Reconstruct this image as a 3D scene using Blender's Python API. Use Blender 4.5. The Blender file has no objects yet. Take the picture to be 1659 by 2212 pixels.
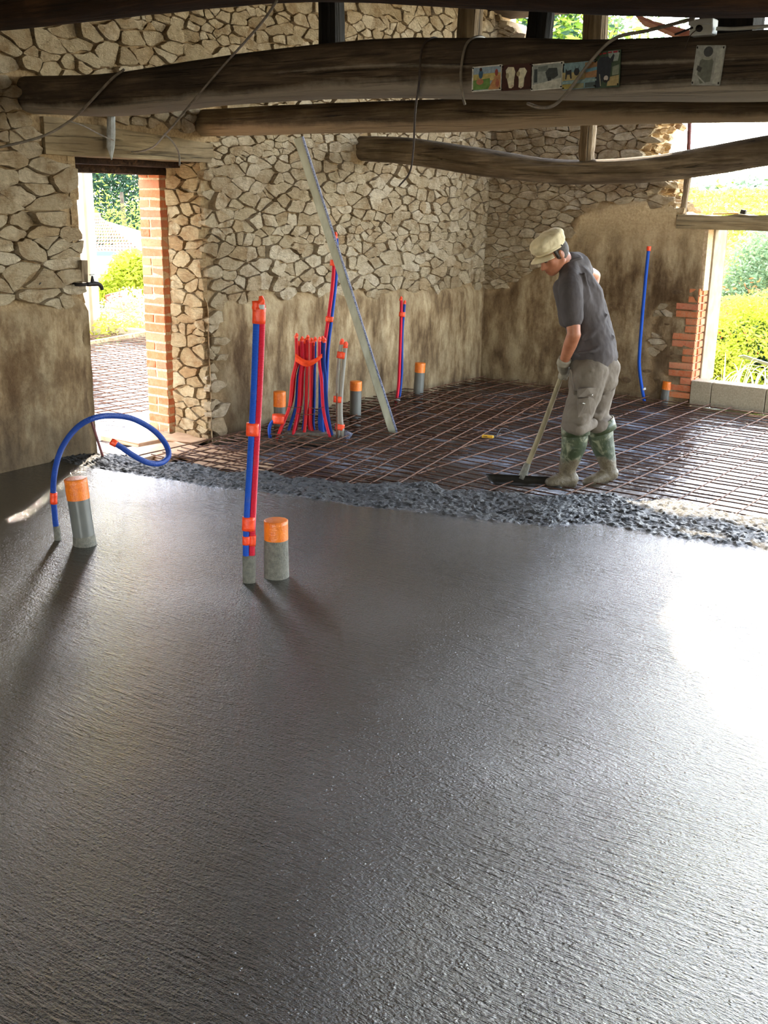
import bpy, bmesh, math, random
import numpy as np
from mathutils import Vector, Matrix, noise

rnd = random.Random(7)
C = bpy.context.scene.collection
SC = bpy.context.scene

# ------------------------------------------------------------------ camera
W, H = 1659, 2212
FPX, YH, ROLL, YAW, HZ = 2300.0, 432.0, 0.017, math.radians(35.8), 1.70
PITCH = math.atan((H / 2 - YH) / FPX)
CF = Vector((-math.sin(YAW) * math.cos(PITCH), math.cos(YAW) * math.cos(PITCH), -math.sin(PITCH)))
R0 = Vector((math.cos(YAW), math.sin(YAW), 0)); U0 = R0.cross(CF)
CR = R0 * math.cos(ROLL) + U0 * math.sin(ROLL)
CU = U0 * math.cos(ROLL) - R0 * math.sin(ROLL)
CO = Vector((0, 0, HZ))
HD = Vector((-math.sin(YAW), math.cos(YAW), 0))
cd = bpy.data.cameras.new('camera'); cam = bpy.data.objects.new('camera', cd); C.objects.link(cam)
cam.matrix_world = Matrix(((CR.x, CU.x, -CF.x, CO.x), (CR.y, CU.y, -CF.y, CO.y), (CR.z, CU.z, -CF.z, CO.z), (0, 0, 0, 1)))
cd.sensor_fit = 'HORIZONTAL'; cd.sensor_width = 36; cd.lens = FPX / W * 36
cd.clip_start = .05; cd.clip_end = 400
SC.camera = cam

# ------------------------------------------------------------------ light
SUN_EL = math.radians(33)
SD = Vector((-.57, .82, 0)).normalized() * math.cos(SUN_EL); SD.z = math.sin(SUN_EL)
w = bpy.data.worlds.new('sky'); SC.world = w; w.use_nodes = True
nt = w.node_tree; bg = nt.nodes['Background']
sk = nt.nodes.new('ShaderNodeTexSky'); sk.sky_type = 'NISHITA'; sk.sun_disc = False
sk.sun_elevation = SUN_EL; sk.sun_rotation = math.atan2(SD.x, SD.y)
sk.air_density = 1.0; sk.dust_density = 0.7; sk.ozone_density = 1.0
hs = nt.nodes.new('ShaderNodeHueSaturation'); hs.inputs['Saturation'].default_value = .6; nt.links.new(sk.outputs[0], hs.inputs['Color']); nt.links.new(hs.outputs[0], bg.inputs[0]); bg.inputs[1].default_value = .58
sl = bpy.data.lights.new('sun', 'SUN'); sl.energy = 3.0; sl.angle = math.radians(.6); sl.color = (1, .86, .66)
so = bpy.data.objects.new('sun', sl); C.objects.link(so); so.location = (-20, 30, 25)
so.rotation_euler = SD.to_track_quat('Z', 'Y').to_euler()
SC.view_settings.view_transform = 'Standard'; SC.view_settings.look = 'None'
SC.view_settings.gamma = 1; SC.view_settings.use_curve_mapping = False
SC.view_settings.exposure = 2.5
SC.cycles.max_bounces = 8; SC.cycles.diffuse_bounces = 5; SC.cycles.glossy_bounces = 4
SC.cycles.sample_clamp_indirect = 6

# ------------------------------------------------------------------ helpers
def ray(x, y): return CF * FPX + CR * (x - 829.5) + CU * (1106 - y)
def onz(x, y, z=0.0): r = ray(x, y); return CO + r * ((z - HZ) / r.z)
def onx(x, y, X): r = ray(x, y); return CO + r * (X / r.x)
def ony(x, y, Y): r = ray(x, y); return CO + r * (Y / r.y)
def at(x, y, d): r = ray(x, y); return CO + r * (d / r.dot(HD))
WORLD = {}

def nz(p, s=1.0, o=0): return noise.noise(Vector((p[0] * s + o, p[1] * s + o * 1.7, p[2] * s - o)))

def obj(name, verts, faces, mat, parent=None, smooth=True, uv=None, kind=None, label=None, cat=None, group=None, fm=None, origin=None):
    me = bpy.data.meshes.new(name)
    V = np.array([tuple(v) for v in verts], dtype=float)
    if origin is None:
        lo, hi = V.min(0), V.max(0); c = Vector(((lo[0] + hi[0]) / 2, (lo[1] + hi[1]) / 2, lo[2]))
    else: c = Vector(origin)
    V = V - np.array(c)
    me.from_pydata(V.tolist(), [], faces)
    mats = mat if isinstance(mat, (list, tuple)) else [mat]
    for m in mats: me.materials.append(m)
    if fm: me.polygons.foreach_set('material_index', fm)
    if smooth: me.polygons.foreach_set('use_smooth', [True] * len(me.polygons))
    if uv is not None:
        l = me.uv_layers.new(name='UVMap'); vi = np.empty(len(me.loops), dtype=np.int32); me.loops.foreach_get('vertex_index', vi)
        l.data.foreach_set('uv', np.array(uv, dtype=np.float32)[vi].ravel())
    me.update()
    o = bpy.data.objects.new(name, me); C.objects.link(o)
    WORLD[o.name] = c
    if parent is not None:
        o.parent = parent; o.location = c - WORLD[parent.name]
    else: o.location = c
    if kind: o['kind'] = kind
    if label: o['label'] = label
    if cat: o['category'] = cat
    if group: o['group'] = group
    return o

def thing(name, label=None, cat=None, loc=(0, 0, 0), group=None, kind=None, parent=None):
    o = bpy.data.objects.new(name, None); C.objects.link(o); o.empty_display_size = .1
    WORLD[o.name] = Vector(loc)
    if parent is not None: o.parent = parent; o.location = Vector(loc) - WORLD[parent.name]
    else: o.location = loc
    if label: o['label'] = label
    if cat: o['category'] = cat
    if group: o['group'] = group
    if kind: o['kind'] = kind
    return o

def spline(pts, sub=6):
    pts = [Vector(p) for p in pts]
    if len(pts) < 3: return [pts[0].lerp(pts[1], k / sub) for k in range(sub + 1)]
    P = [pts[0] * 2 - pts[1]] + pts + [pts[-1] * 2 - pts[-2]]
    out = []
    for i in range(1, len(P) - 2):
        a, b, c, d = P[i - 1:i + 3]
        for k in range(sub):
            t = k / sub
            out.append(.5 * ((2 * b) + (c - a) * t + (2 * a - 5 * b + 4 * c - d) * t * t + (3 * b - a - 3 * c + d) * t ** 3))
    out.append(pts[-1]); return out

def tube_geo(path, r, n=10, cap=True, prof=None):
    m = len(path); rr = r if hasattr(r, '__len__') else [r] * m
    V, F, UV = [], [], []
    t = (path[1] - path[0]).normalized()
    up = Vector((0, 0, 1)) if abs(t.z) < .9 else Vector((1, 0, 0))
    nrm = (up - t * up.dot(t)).normalized(); L = 0
    for i, p in enumerate(path):
        t2 = (path[min(i + 1, m - 1)] - path[max(i - 1, 0)]).normalized()
        nrm = (nrm - t2 * nrm.dot(t2)).normalized(); bn = t2.cross(nrm)
        if i: L += (p - path[i - 1]).length
        for k in range(n):
            a = 2 * math.pi * k / n
            q = rr[i] * (prof(i, a) if prof else 1)
            V.append(p + (nrm * math.cos(a) + bn * math.sin(a)) * q); UV.append((abs(k / n * 2 - 1), L))
    for i in range(m - 1):
        for k in range(n):
            a, b = i * n + k, i * n + (k + 1) % n; F.append((a, b, b + n, a + n))
    if cap: F.append(tuple(range(n))[::-1]); F.append(tuple(range((m - 1) * n, m * n)))
    return V, F, UV

def tube(name, pts, r, mat, parent=None, n=10, sub=6, smooth=True, straight=False, **kw):
    path = [Vector(p) for p in pts] if straight else spline(pts, sub)
    if hasattr(r, '__len__') and len(r) != len(path):
        r = list(np.interp(np.linspace(0, len(r) - 1, len(path)), range(len(r)), r))
    V, F, UV = tube_geo(path, r, n)
    return obj(name, V, F, mat, parent, smooth, uv=UV, **kw)

def join_geo(parts):
    V, F = [], []
    for v, f in parts:
        b = len(V); V += list(v); F += [tuple(i + b for i in q) for q in f]
    return V, F

def box_geo(c, s, rot=None, jit=0, bev=0):
    hx, hy, hz = s[0] / 2, s[1] / 2, s[2] / 2
    bm = bmesh.new(); bmesh.ops.create_cube(bm, size=1)
    for v in bm.verts: v.co = Vector((v.co.x * s[0], v.co.y * s[1], v.co.z * s[2]))
    if bev: bmesh.ops.bevel(bm, geom=bm.edges[:], offset=bev, segments=1, affect='EDGES')
    V = []
    for v in bm.verts:
        p = v.co.copy()
        if jit: p += Vector((rnd.uniform(-jit, jit), rnd.uniform(-jit, jit), rnd.uniform(-jit, jit)))
        if rot is not None: p = rot @ p
        V.append(p + Vector(c))
    F = [tuple(v.index for v in f.verts) for f in bm.faces]; bm.free()
    return V, F

def box(name, c, s, mat, parent=None, rot=None, jit=0, bev=.003, **kw):
    V, F = box_geo(c, s, rot, jit, bev); return obj(name, V, F, mat, parent, False, **kw)

def slab(name, a, b, wdt, thk, mat, parent=None, up=(0, 0, 1), bev=.003, **kw):
    """board from a to b"""
    a, b = Vector(a), Vector(b); x = (b - a).normalized(); z = Vector(up); z = (z - x * z.dot(x)).normalized(); y = z.cross(x)
    return box(name, (a + b) / 2, ((b - a).length, wdt, thk), mat, parent, Matrix((x, y, z)).transposed(), bev=bev, **kw)

# ------------------------------------------------------------------ materials
def lin(c): return tuple((v / 12.92 if v <= .04045 else ((v + .055) / 1.055) ** 2.4) for v in c)
def rgb(r, g, b): return lin((r / 255, g / 255, b / 255)) + (1,)

class NT:
    def __init__(s, name):
        s.m = bpy.data.materials.new(name); s.m.use_nodes = True; s.t = s.m.node_tree; s.N = s.t.nodes
        s.b = s.N['Principled BSDF']; s.out = s.N['Material Output']
    def n(s, ty, **kw):
        o = s.N.new('ShaderNode' + ty)
        for k, v in kw.items():
            if k in o.inputs.keys(): s.set(o, k, v)
            elif hasattr(o, k): setattr(o, k, v)
        return o
    def set(s, node, key, v):
        i = node.inputs[key]
        if isinstance(v, bpy.types.NodeSocket): s.t.links.new(v, i)
        else: i.default_value = v
    def coord(s, kind='Object', sc=(1, 1, 1), rot=(0, 0, 0)):
        if kind == 'World': src = s.n('NewGeometry').outputs['Position']
        else: src = s.n('TexCoord').outputs[kind]
        mp = s.n('Mapping'); s.set(mp, 'Vector', src); mp.inputs['Scale'].default_value = sc; mp.inputs['Rotation'].default_value = rot
        return mp.outputs[0]
    def noise(s, vec, scale, detail=4, rough=.55, dist=0):
        o = s.n('TexNoise'); s.set(o, 'Vector', vec); o.inputs['Scale'].default_value = scale
        o.inputs['Detail'].default_value = detail; o.inputs['Roughness'].default_value = rough; o.inputs['Distortion'].default_value = dist
        return o.outputs['Fac']
    def ramp(s, f, stops):
        o = s.n('ValToRGB'); s.set(o, 'Fac', f); e = o.color_ramp.elements
        while len(e) < len(stops): e.new(.5)
        for k, (p, c) in enumerate(stops):
            e[k].position = p; e[k].color = c if len(c) == 4 else tuple(c) + (1,)
        return o.outputs[0]
    def mix(s, f, a, b, mode='MIX'):
        o = s.n('Mix'); o.data_type = 'RGBA'; o.blend_type = mode
        s.set(o, 0, f) if not isinstance(f, (int, float)) else setattr(o.inputs[0], 'default_value', f)
        for i, v in ((6, a), (7, b)):
            if isinstance(v, bpy.types.NodeSocket): s.t.links.new(v, o.inputs[i])
            else: o.inputs[i].default_value = v
        return o.outputs[2]
    def math(s, op, a, b=0.0, clamp=False):
        o = s.n('Math'); o.operation = op; o.use_clamp = clamp
        for i, v in ((0, a), (1, b)):
            if isinstance(v, bpy.types.NodeSocket): s.t.links.new(v, o.inputs[i])
            else: o.inputs[i].default_value = v
        return o.outputs[0]
    def mrange(s, v, a, b, c=0, d=1):
        o = s.n('MapRange'); s.set(o, 0, v)
        for i, q in enumerate((a, b, c, d)): o.inputs[i + 1].default_value = q
        return o.outputs[0]
    def bump(s, h, strength=.5, dist=.01, nrm=None):
        o = s.n('Bump'); s.set(o, 'Height', h); o.inputs['Strength'].default_value = strength; o.inputs['Distance'].default_value = dist
        if nrm is not None: s.set(o, 'Normal', nrm)
        s.t.links.new(o.outputs[0], s.b.inputs['Normal']); return o.outputs[0]
    def fin(s, col=None, rough=.8, metal=0, spec=.4, **kw):
        if col is not None: s.set(s.b, 'Base Color', col)
        s.set(s.b, 'Roughness', rough); s.set(s.b, 'Metallic', metal); s.set(s.b, 'Specular IOR Level', spec)
        for k, v in kw.items(): s.set(s.b, k, v)
        return s.m

def simple(name, c1, c2=None, scale=20, rough=.7, metal=0, bump=.2, bd=.002, coord='Object', sc=(1, 1, 1), spec=.4, det=4, **kw):
    t = NT(name); v = t.coord(coord, sc); f = t.noise(v, scale, det)
    col = t.ramp(f, [(.35, c1), (.65, c2 or c1)])
    if bump: t.bump(t.noise(v, scale * 2.2, det), bump, bd)
    return t.fin(col, rough, metal, spec, **kw)

def stone_mat(name, cols, dirt, sep=.5):
    t = NT(name); v = t.coord('World')
    g = t.n('NewGeometry'); isl = g.outputs['Random Per Island']
    oi = t.n('ObjectInfo').outputs['Random']
    r = t.math('FRACT', t.math('ADD', isl, oi))
    base = t.ramp(r, [(0, cols[0]), (.45, cols[1]), (.8, cols[2]), (1, cols[3])])
    f = t.noise(v, 9, 6, .65); f2 = t.noise(v, 38, 5, .7)
    c = t.mix(t.mrange(f, .45, .72), base, dirt)
    c = t.mix(t.mrange(f2, .40, .75, 0, .55), c, t.mix(1.0, c, (.62, .58, .52, 1), 'MULTIPLY'))
    vs = t.coord('World', (1, 1, 3.0))
    h = t.math('ADD', t.math('MULTIPLY', t.noise(vs, 16, 8, .7, .6), 1.6), t.math('MULTIPLY', t.noise(v, 70, 4, .6), .5))
    t.bump(h, 1.0, .034)
    return t.fin(c, .93, spec=.15)

SM = stone_mat('limewashed_stone', [rgb(200, 176, 140), rgb(222, 200, 164), rgb(236, 216, 184), rgb(208, 178, 136)], rgb(168, 136, 96))
SMJ = stone_mat('warm_stone', [rgb(200, 168, 122), rgb(222, 192, 146), rgb(232, 208, 166), rgb(196, 156, 108)], rgb(168, 124, 78))

def mortar_mat():
    t = NT('earth_mortar_and_old_render'); v = t.coord('World')
    sp = t.n('SeparateXYZ'); s_ = t.n('NewGeometry').outputs['Position']; t.set(sp, 0, s_); z = sp.outputs[2]; x = sp.outputs[0]; y = sp.outputs[1]
    f = t.noise(v, 3.2, 7, .62, .4); f2 = t.noise(t.coord('World', (1, 1, .35)), 7, 6, .65); f3 = t.noise(v, 45, 5, .65)
    earth = t.ramp(f3, [(.3, rgb(128, 104, 74)), (.7, rgb(176, 150, 114))])
    rend = t.ramp(f2, [(.34, rgb(94, 74, 52)), (.48, rgb(146, 122, 90)), (.64, rgb(190, 168, 132))])
    # damp brown staining, a band of its own along the old floor line
    stain = t.ramp(t.noise(v, 2.3, 8, .68, .2), [(.36, (0, 0, 0)), (.66, (1, 1, 1))])
    band = t.math('MULTIPLY', t.mrange(z, 1.25, .85), t.mrange(z, -.1, .5, .35, 1))
    st = t.math('MULTIPLY', stain, band)
    rx = t.mrange(x, -5.6, -4.6, .42, 1.0)
    ry = t.mrange(y, 4.9, 5.2, .9, .5); ry2 = t.mrange(y, 8.2, 9.4, 0, .6)
    k = t.math('MAXIMUM', t.math('MULTIPLY', rx, t.math('GREATER_THAN', y, 9.5)), t.math('MAXIMUM', ry, ry2))
    rend2 = t.mix(t.math('MULTIPLY', st, k, True), rend, rgb(82, 60, 38))
    damp = t.math('MULTIPLY', t.mrange(t.math('ADD', z, t.math('MULTIPLY', f, -.7)), .25, -.25, 0, .75), t.mrange(y, 9.3, 4.5, .35, 1))
    rend2 = t.mix(damp, rend2, rgb(66, 56, 44))
    rend2 = t.mix(t.math('MULTIPLY', t.mrange(f3, .5, .7, 0, .5), 1), rend2, t.mix(1.0, rend2, (.7, .68, .63, 1), 'MULTIPLY'))
    a = t.n('Attribute'); a.attribute_name = 'cover'
    c = t.mix(a.outputs['Fac'], earth, rend2)
    up = t.mrange(z, 1.2, 1.6)
    c = t.mix(t.math('MULTIPLY', up, a.outputs['Fac']), c, t.ramp(f3, [(.3, rgb(176, 148, 108)), (.7, rgb(212, 186, 144))]))
    h = t.math('ADD', t.math('MULTIPLY', t.noise(v, 14, 8, .7), 1.0), t.math('MULTIPLY', f3, .35))
    t.bump(h, .75, .018)
    return t.fin(c, .95, spec=.12)
MM = mortar_mat()

def wood_mat(name, dark, mid, light, scale=1, pale_under=None, rough=.85, axis=0):
    t = NT(name); sc = [9, 9, 9]; sc[axis] = .7
    v = t.coord('Object', tuple(sc)); v2 = t.coord('Object', (1, 1, 1))
    g = t.noise(v, 3.0 * scale, 7, .62, .7); b = t.noise(v2, 1.6, 5, .6, .3)
    c = t.ramp(g, [(.30, dark), (.5, mid), (.72, light)])
    c = t.mix(t.mrange(b, .4, .62, 0, .75), c, dark)
    sc2 = [34, 34, 34]; sc2[axis] = 1.1
    cr = t.noise(t.coord('Object', tuple(sc2)), 1.4, 5, .6, .5)
    c = t.mix(t.mrange(cr, .60, .68, 0, .8), c, (.01, .008, .006, 1))
    if pale_under:
        sp = t.n('SeparateXYZ'); t.set(sp, 0, t.n('NewGeometry').outputs['Normal'])
        fr = t.noise(v2, 2.1, 6, .7)
        low = t.mrange(t.math('ADD', sp.outputs[2], t.math('MULTIPLY', t.math('SUBTRACT', fr, .5), 1.2)), -.15, -.6)
        c = t.mix(t.math('MULTIPLY', low, .85), c, pale_under)  # paler tone mixed onto downward-facing sides
    h = t.math('ADD', g, t.math('MULTIPLY', t.mrange(cr, .56, .68), -.9))
    t.bump(h, .8, .012)
    return t.fin(c, rough, spec=.25)
WB1 = wood_mat('weathered_main_beam_wood', rgb(46, 37, 29), rgb(80, 66, 52), rgb(122, 104, 84), pale_under=rgb(160, 146, 128))
WB2 = wood_mat('weathered_pole_wood', rgb(78, 64, 48), rgb(122, 104, 80), rgb(164, 144, 114), pale_under=rgb(182, 156, 120))
WB3 = wood_mat('split_pole_wood', rgb(84, 70, 52), rgb(132, 114, 90), rgb(172, 152, 122))
WDK = wood_mat('dark_brown_beam_wood', rgb(34, 22, 13), rgb(62, 42, 26), rgb(92, 64, 40))
WPALE = wood_mat('pale_lintel_wood', rgb(112, 94, 68), rgb(150, 130, 98), rgb(186, 166, 130), axis=1)
WPX = wood_mat('grey_lintel_wood', rgb(120, 100, 72), rgb(166, 144, 108), rgb(196, 174, 136))
WZ = wood_mat('post_wood', rgb(84, 68, 50), rgb(140, 118, 90), rgb(178, 156, 124), axis=2)
WZD = wood_mat('black_post_wood', rgb(14, 12, 10), rgb(26, 22, 18), rgb(44, 38, 30), axis=2)
WRAW = simple('fresh_split_wood', rgb(214, 168, 96), rgb(184, 130, 62), 40, .8, bump=.6)

def brick_mat():
    t = NT('fired_clay_brick'); v = t.coord('World'); r = t.n('ObjectInfo').outputs['Random']
    c = t.ramp(r, [(0, rgb(192, 104, 66)), (.35, rgb(208, 124, 80)), (.7, rgb(198, 118, 88)), (1, rgb(216, 150, 108))])
    c = t.mix(t.mrange(t.noise(v, 22, 6, .7), .42, .7, 0, .55), c, rgb(186, 150, 118))
    c = t.mix(t.mrange(t.noise(v, 60, 4, .6), .55, .75, 0, .5), c, rgb(120, 58, 36))
    t.bump(t.noise(v, 60, 6, .7), .5, .006); return t.fin(c, .92, spec=.15)
BR = brick_mat()
MORT = simple('lime_mortar', rgb(216, 190, 156), rgb(190, 160, 124), 60, .95, bump=.7, bd=.006, coord='World', spec=.1)

def concrete_mat():
    t = NT('wet_grey_concrete')
    v = t.coord('World')
    a = t.n('Attribute'); a.attribute_name = 'rough_pour'; ro = a.outputs['Fac']
    # screed marks run in broad arcs
    warp = t.n('Mapping'); t.set(warp, 'Vector', v); warp.inputs['Rotation'].default_value = (0, 0, math.radians(-6))
    warp.inputs['Scale'].default_value = (1, 2.9, 1)
    wv = t.n('VectorMath'); wv.operation = 'ADD'; t.set(wv, 0, warp.outputs[0])
    dn = t.n('TexNoise'); t.set(dn, 'Vector', v); dn.inputs['Scale'].default_value = .9; dn.inputs['Detail'].default_value = 1
    sc_ = t.n('VectorMath'); sc_.operation = 'SCALE'; t.set(sc_, 0, dn.outputs['Color']); sc_.inputs['Scale'].default_value = .5
    t.set(wv, 1, sc_.outputs[0]); wm = wv.outputs[0]
    w2 = t.n('Mapping'); t.set(w2, 'Vector', wm); w2.inputs['Scale'].default_value = (.45, 1, 1)
    r1 = t.noise(wm, 56, 4, .66)
    r2 = t.noise(w2.outputs[0], 21, 3, .6)
    rid = t.math('POWER', t.mrange(r2, .28, .72), 1.8)
    lo = t.noise(v, 1.6, 2, .5)
    h = t.math('ADD', t.math('MULTIPLY', r1, 1.0), t.math('MULTIPLY', rid, t.mrange(lo, .35, .65, .15, .95)))
    h = t.math('ADD', h, t.math('MULTIPLY', t.noise(v, 100, 2, .5), .6))
    vo = t.n('TexVoronoi'); t.set(vo, 'Vector', v); vo.inputs['Scale'].default_value = 42
    h = t.math('ADD', h, t.math('MULTIPLY', t.mrange(vo.outputs['Distance'], .0, .22, 1, 0), .55))
    sm = t.bump(h, 1.0, .0040)
    b2 = t.n('Bump'); t.set(b2, 'Height', t.noise(v, 90, 5, .75)); b2.inputs['Distance'].default_value = .03
    t.set(b2, 'Strength', t.math('MULTIPLY', ro, .8)); t.set(b2, 'Normal', sm); t.t.links.new(b2.outputs[0], t.b.inputs['Normal'])
    c = t.ramp(t.noise(v, 1.1, 4, .6), [(.3, rgb(43, 41, 36)), (.7, rgb(54, 50, 43))])
    c = t.mix(t.mrange(t.noise(v, 130, 3, .6), .58, .75, 0, .3), c, rgb(92, 88, 78))
    c = t.mix(ro, c, rgb(48, 45, 39))
    rr = t.mrange(t.noise(v, 90, 3, .6), .35, .65, .05, .12)
    return t.fin(c, t.math('ADD', rr, t.math('MULTIPLY', ro, .34)), spec=t.math('SUBTRACT', .85, t.math('MULTIPLY', ro, .60)), IOR=1.56)
CM = concrete_mat()

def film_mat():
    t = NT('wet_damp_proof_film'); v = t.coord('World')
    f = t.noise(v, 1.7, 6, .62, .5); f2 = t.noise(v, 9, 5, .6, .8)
    c = t.ramp(f, [(.36, rgb(46, 36, 30)), (.50, rgb(70, 66, 66)), (.58, rgb(104, 108, 116)), (.68, rgb(160, 166, 176))])  # upper stops paint bluish-white sky reflections and crumpled pale film into the colour
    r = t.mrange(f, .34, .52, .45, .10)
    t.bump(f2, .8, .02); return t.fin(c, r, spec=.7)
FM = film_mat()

def ridged(name, col, rough=.45):
    t = NT(name); sp = t.n('SeparateXYZ'); t.set(sp, 0, t.n('TexCoord').outputs['UV'])
    s = t.math('SINE', t.math('MULTIPLY', sp.outputs[1], 2 * math.pi / .0045))
    f = t.noise(t.coord('World'), 14, 5, .7)
    c = t.mix(t.mrange(f, .60, .72, 0, .25), col, rgb(120, 116, 108))
    t.bump(s, .6, .0015); return t.fin(c, rough, spec=.45)
BLUE = ridged('blue_corrugated_plastic', rgb(22, 78, 178)); RED = ridged('red_corrugated_plastic', rgb(214, 28, 52))
BLUES = ridged('dark_blue_plastic_sleeve', rgb(24, 66, 150)); REDO = ridged('scarlet_corrugated_plastic', rgb(222, 40, 44))
GREYT = ridged('grey_corrugated_plastic', rgb(168, 160, 146))
TAPE = simple('orange_red_tape', rgb(255, 84, 34), rgb(244, 66, 22), 60, .38, bump=.8, bd=.003, spec=.6)
TAPEO = simple('orange_tape', rgb(240, 128, 30), rgb(226, 110, 20), 50, .35, bump=.9, bd=.004, spec=.6)
PVC = simple('grey_pvc', rgb(108, 106, 98), rgb(98, 96, 90), 8, .32, bump=.05, spec=.5)
SPLASH = simple('splashed_cement', rgb(120, 114, 100), rgb(98, 94, 82), 50, .7, bump=.9, bd=.006)
RUST = simple('rusty_steel', rgb(118, 78, 52), rgb(70, 48, 36), 60, .75, metal=.3, bump=.5, bd=.001, coord='World')
RUSTL = simple('rusty_prop_steel', rgb(120, 66, 60), rgb(96, 56, 54), 30, .7, coord='World')
ALU = simple('dusty_aluminium', rgb(196, 192, 168), rgb(166, 160, 136), 14, .5, metal=.25, bump=.2, sc=(1, 1, .3))
FOIL = simple('crinkled_silver_edge', rgb(180, 184, 200), rgb(70, 76, 110), 120, .3, metal=.7, bump=1, bd=.006)
CEM = simple('concrete_block', rgb(176, 160, 136), rgb(152, 138, 114), 80, .95, bump=.8, bd=.004, coord='World', spec=.1)
CREAM = simple('cream_render', rgb(232, 214, 184), rgb(222, 200, 168), 5, .9, bump=.3, coord='World')
WIRE = simple('old_grey_cable', rgb(132, 120, 104), rgb(100, 90, 78), 30, .6, bump=.1)
WIRED = simple('dark_rusty_wire', rgb(70, 56, 46), rgb(50, 42, 36), 30, .7)
WHITEP = simple('dusty_white_plastic', rgb(196, 194, 186), rgb(178, 175, 165), 20, .55, bump=.1)
BLACK = simple('black_iron', rgb(34, 30, 30), rgb(48, 42, 38), 40, .6, metal=.4, bump=.4)
EARTH = simple('dry_earth', rgb(150, 132, 96), rgb(120, 112, 70), 1.2, .95, bump=.6, bd=.05, coord='World')

def leaf_mat(name, c1, c2, tr=.45):
    t = NT(name); r = t.n('NewGeometry').outputs['Random Per Island']
    c = t.ramp(r, [(0, c1), (1, c2)]); t.fin(c, .6, spec=.25)
    tl = t.n('BsdfTranslucent'); t.set(tl, 'Color', c); mx = t.n('MixShader'); mx.inputs[0].default_value = tr
    t.t.links.new(t.b.outputs[0], mx.inputs[1]); t.t.links.new(tl.outputs[0], mx.inputs[2]); t.t.links.new(mx.outputs[0], t.out.inputs[0])
    return t.m

# ------------------------------------------------------------------ rubble generator
def inpoly(p, poly):
    x, y = p; c = False; j = len(poly) - 1
    for i in range(len(poly)):
        xi, yi = poly[i]; xj, yj = poly[j]
        if (yi > y) != (yj > y) and x < (xj - xi) * (y - yi) / (yj - yi) + xi: c = not c
        j = i
    return c

def clip(poly, nx, ny, d):
    out = []; n = len(poly)
    for i in range(n):
        a, b = poly[i], poly[(i + 1) % n]
        da, db = a[0] * nx + a[1] * ny - d, b[0] * nx + b[1] * ny - d
        if da <= 0: out.append(a)
        if (da < 0 < db) or (db < 0 < da):
            k = da / (da - db); out.append((a[0] + (b[0] - a[0]) * k, a[1] + (b[1] - a[1]) * k))
    return out

def cells(u0, u1, v0, v1, cw, ch, seed, size=lambda u, v: 1, asp=1.75):
    r = random.Random(seed); S = []; v = v0; row = 0
    while v < v1:
        hh = ch * r.uniform(.5, 1.8); u = u0 - r.random() * cw
        while u < u1:
            k = size(u, v); ww = cw * r.uniform(.35, 1.9) * k
            if r.random() < 1 / max(k, 1):
                S.append((u + ww / 2, v + hh / 2 + r.uniform(-.42, .42) * hh))
                if r.random() < .20: S.append((u + ww * r.random(), v + hh * r.uniform(.8, 1.2)))
            u += ww
        v += hh; row += 1
    S = np.array(S); Q = S * np.array([1, asp]); out = []
    for i in range(len(Q)):
        d = ((Q - Q[i]) ** 2).sum(1); idx = np.argsort(d)[1:19]
        c = Q[i]; poly = [(u0, v0 * asp), (u1, v0 * asp), (u1, v1 * asp), (u0, v1 * asp)]
        for j in idx:
            n = Q[j] - c; L = math.hypot(*n)
            if L < 1e-6: continue
            n = n / L; m = (Q[j] + c) / 2
            poly = clip(poly, n[0], n[1], float(n @ m))
            if len(poly) < 3: break
        if len(poly) >= 3: out.append([(p[0], p[1] / asp) for p in poly])
    return out

def area(p):
    return abs(sum(p[i][0] * p[(i + 1) % len(p)][1] - p[(i + 1) % len(p)][0] * p[i][1] for i in range(len(p)))) / 2

def stone_geo(poly, place, r, proud=(.008, .035), joint=.0018):
    cx = sum(p[0] for p in poly) / len(poly); cy = sum(p[1] for p in poly) / len(poly)
    q = []          # chamfered corners and slightly crooked edges
    n = len(poly)
    for i in range(n):
        a, b, c = poly[i - 1], poly[i], poly[(i + 1) % n]
        k = r.uniform(.05, .2)
        q.append((b[0] + (a[0] - b[0]) * k, b[1] + (a[1] - b[1]) * k)); q.append((b[0] + (c[0] - b[0]) * k, b[1] + (c[1] - b[1]) * k))
        L = math.dist(b, c)
        if L > .045: j = r.uniform(-.09, .05); q.append(((b[0] + c[0]) / 2 + (c[1] - b[1]) * j, (b[1] + c[1]) / 2 - (c[0] - b[0]) * j))
    rad = math.sqrt(area(poly)) / 2; d = r.uniform(*proud) * min(1.3, rad / .045)
    tx, ty = r.uniform(-.16, .16), r.uniform(-.2, .2)
    s0 = max(.5, 1 - joint / rad); V = []; m = len(q)
    for s, dd, j in ((s0, -.03, 0), (s0 * r.uniform(.91, .97), d, .035)):
        for x, y in q:
            e = 1 + r.uniform(-j, j); x2 = cx + (x - cx) * s * e; y2 = cy + (y - cy) * s * e
            V.append(place(x2, y2, dd + ((x2 - cx) * tx + (y2 - cy) * ty if dd > 0 else 0)))
    ax, ay = cx + r.uniform(-.3, .3) * rad, cy + r.uniform(-.2, .3) * rad
    V.append(place(ax, ay, d + (ax - cx) * tx + (ay - cy) * ty + r.uniform(0, .008)))
    F = []
    for g in range(1):
        for i in range(m):
            j = (i + 1) % m; F.append((g * m + i, g * m + j, (g + 1) * m + j, (g + 1) * m + i))
    for i in range(m): F.append((m + i, m + (i + 1) % m, 2 * m))
    return V, F

def fixn(V, F, out):
    """flip faces so that the first side face looks outward; out = facing direction of the wall"""
    a, b, c = [Vector(V[i]) for i in F[-1][:3]]
    if (b - a).cross(c - a).dot(out) < 0: F = [tuple(reversed(f)) for f in F]
    return F

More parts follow.
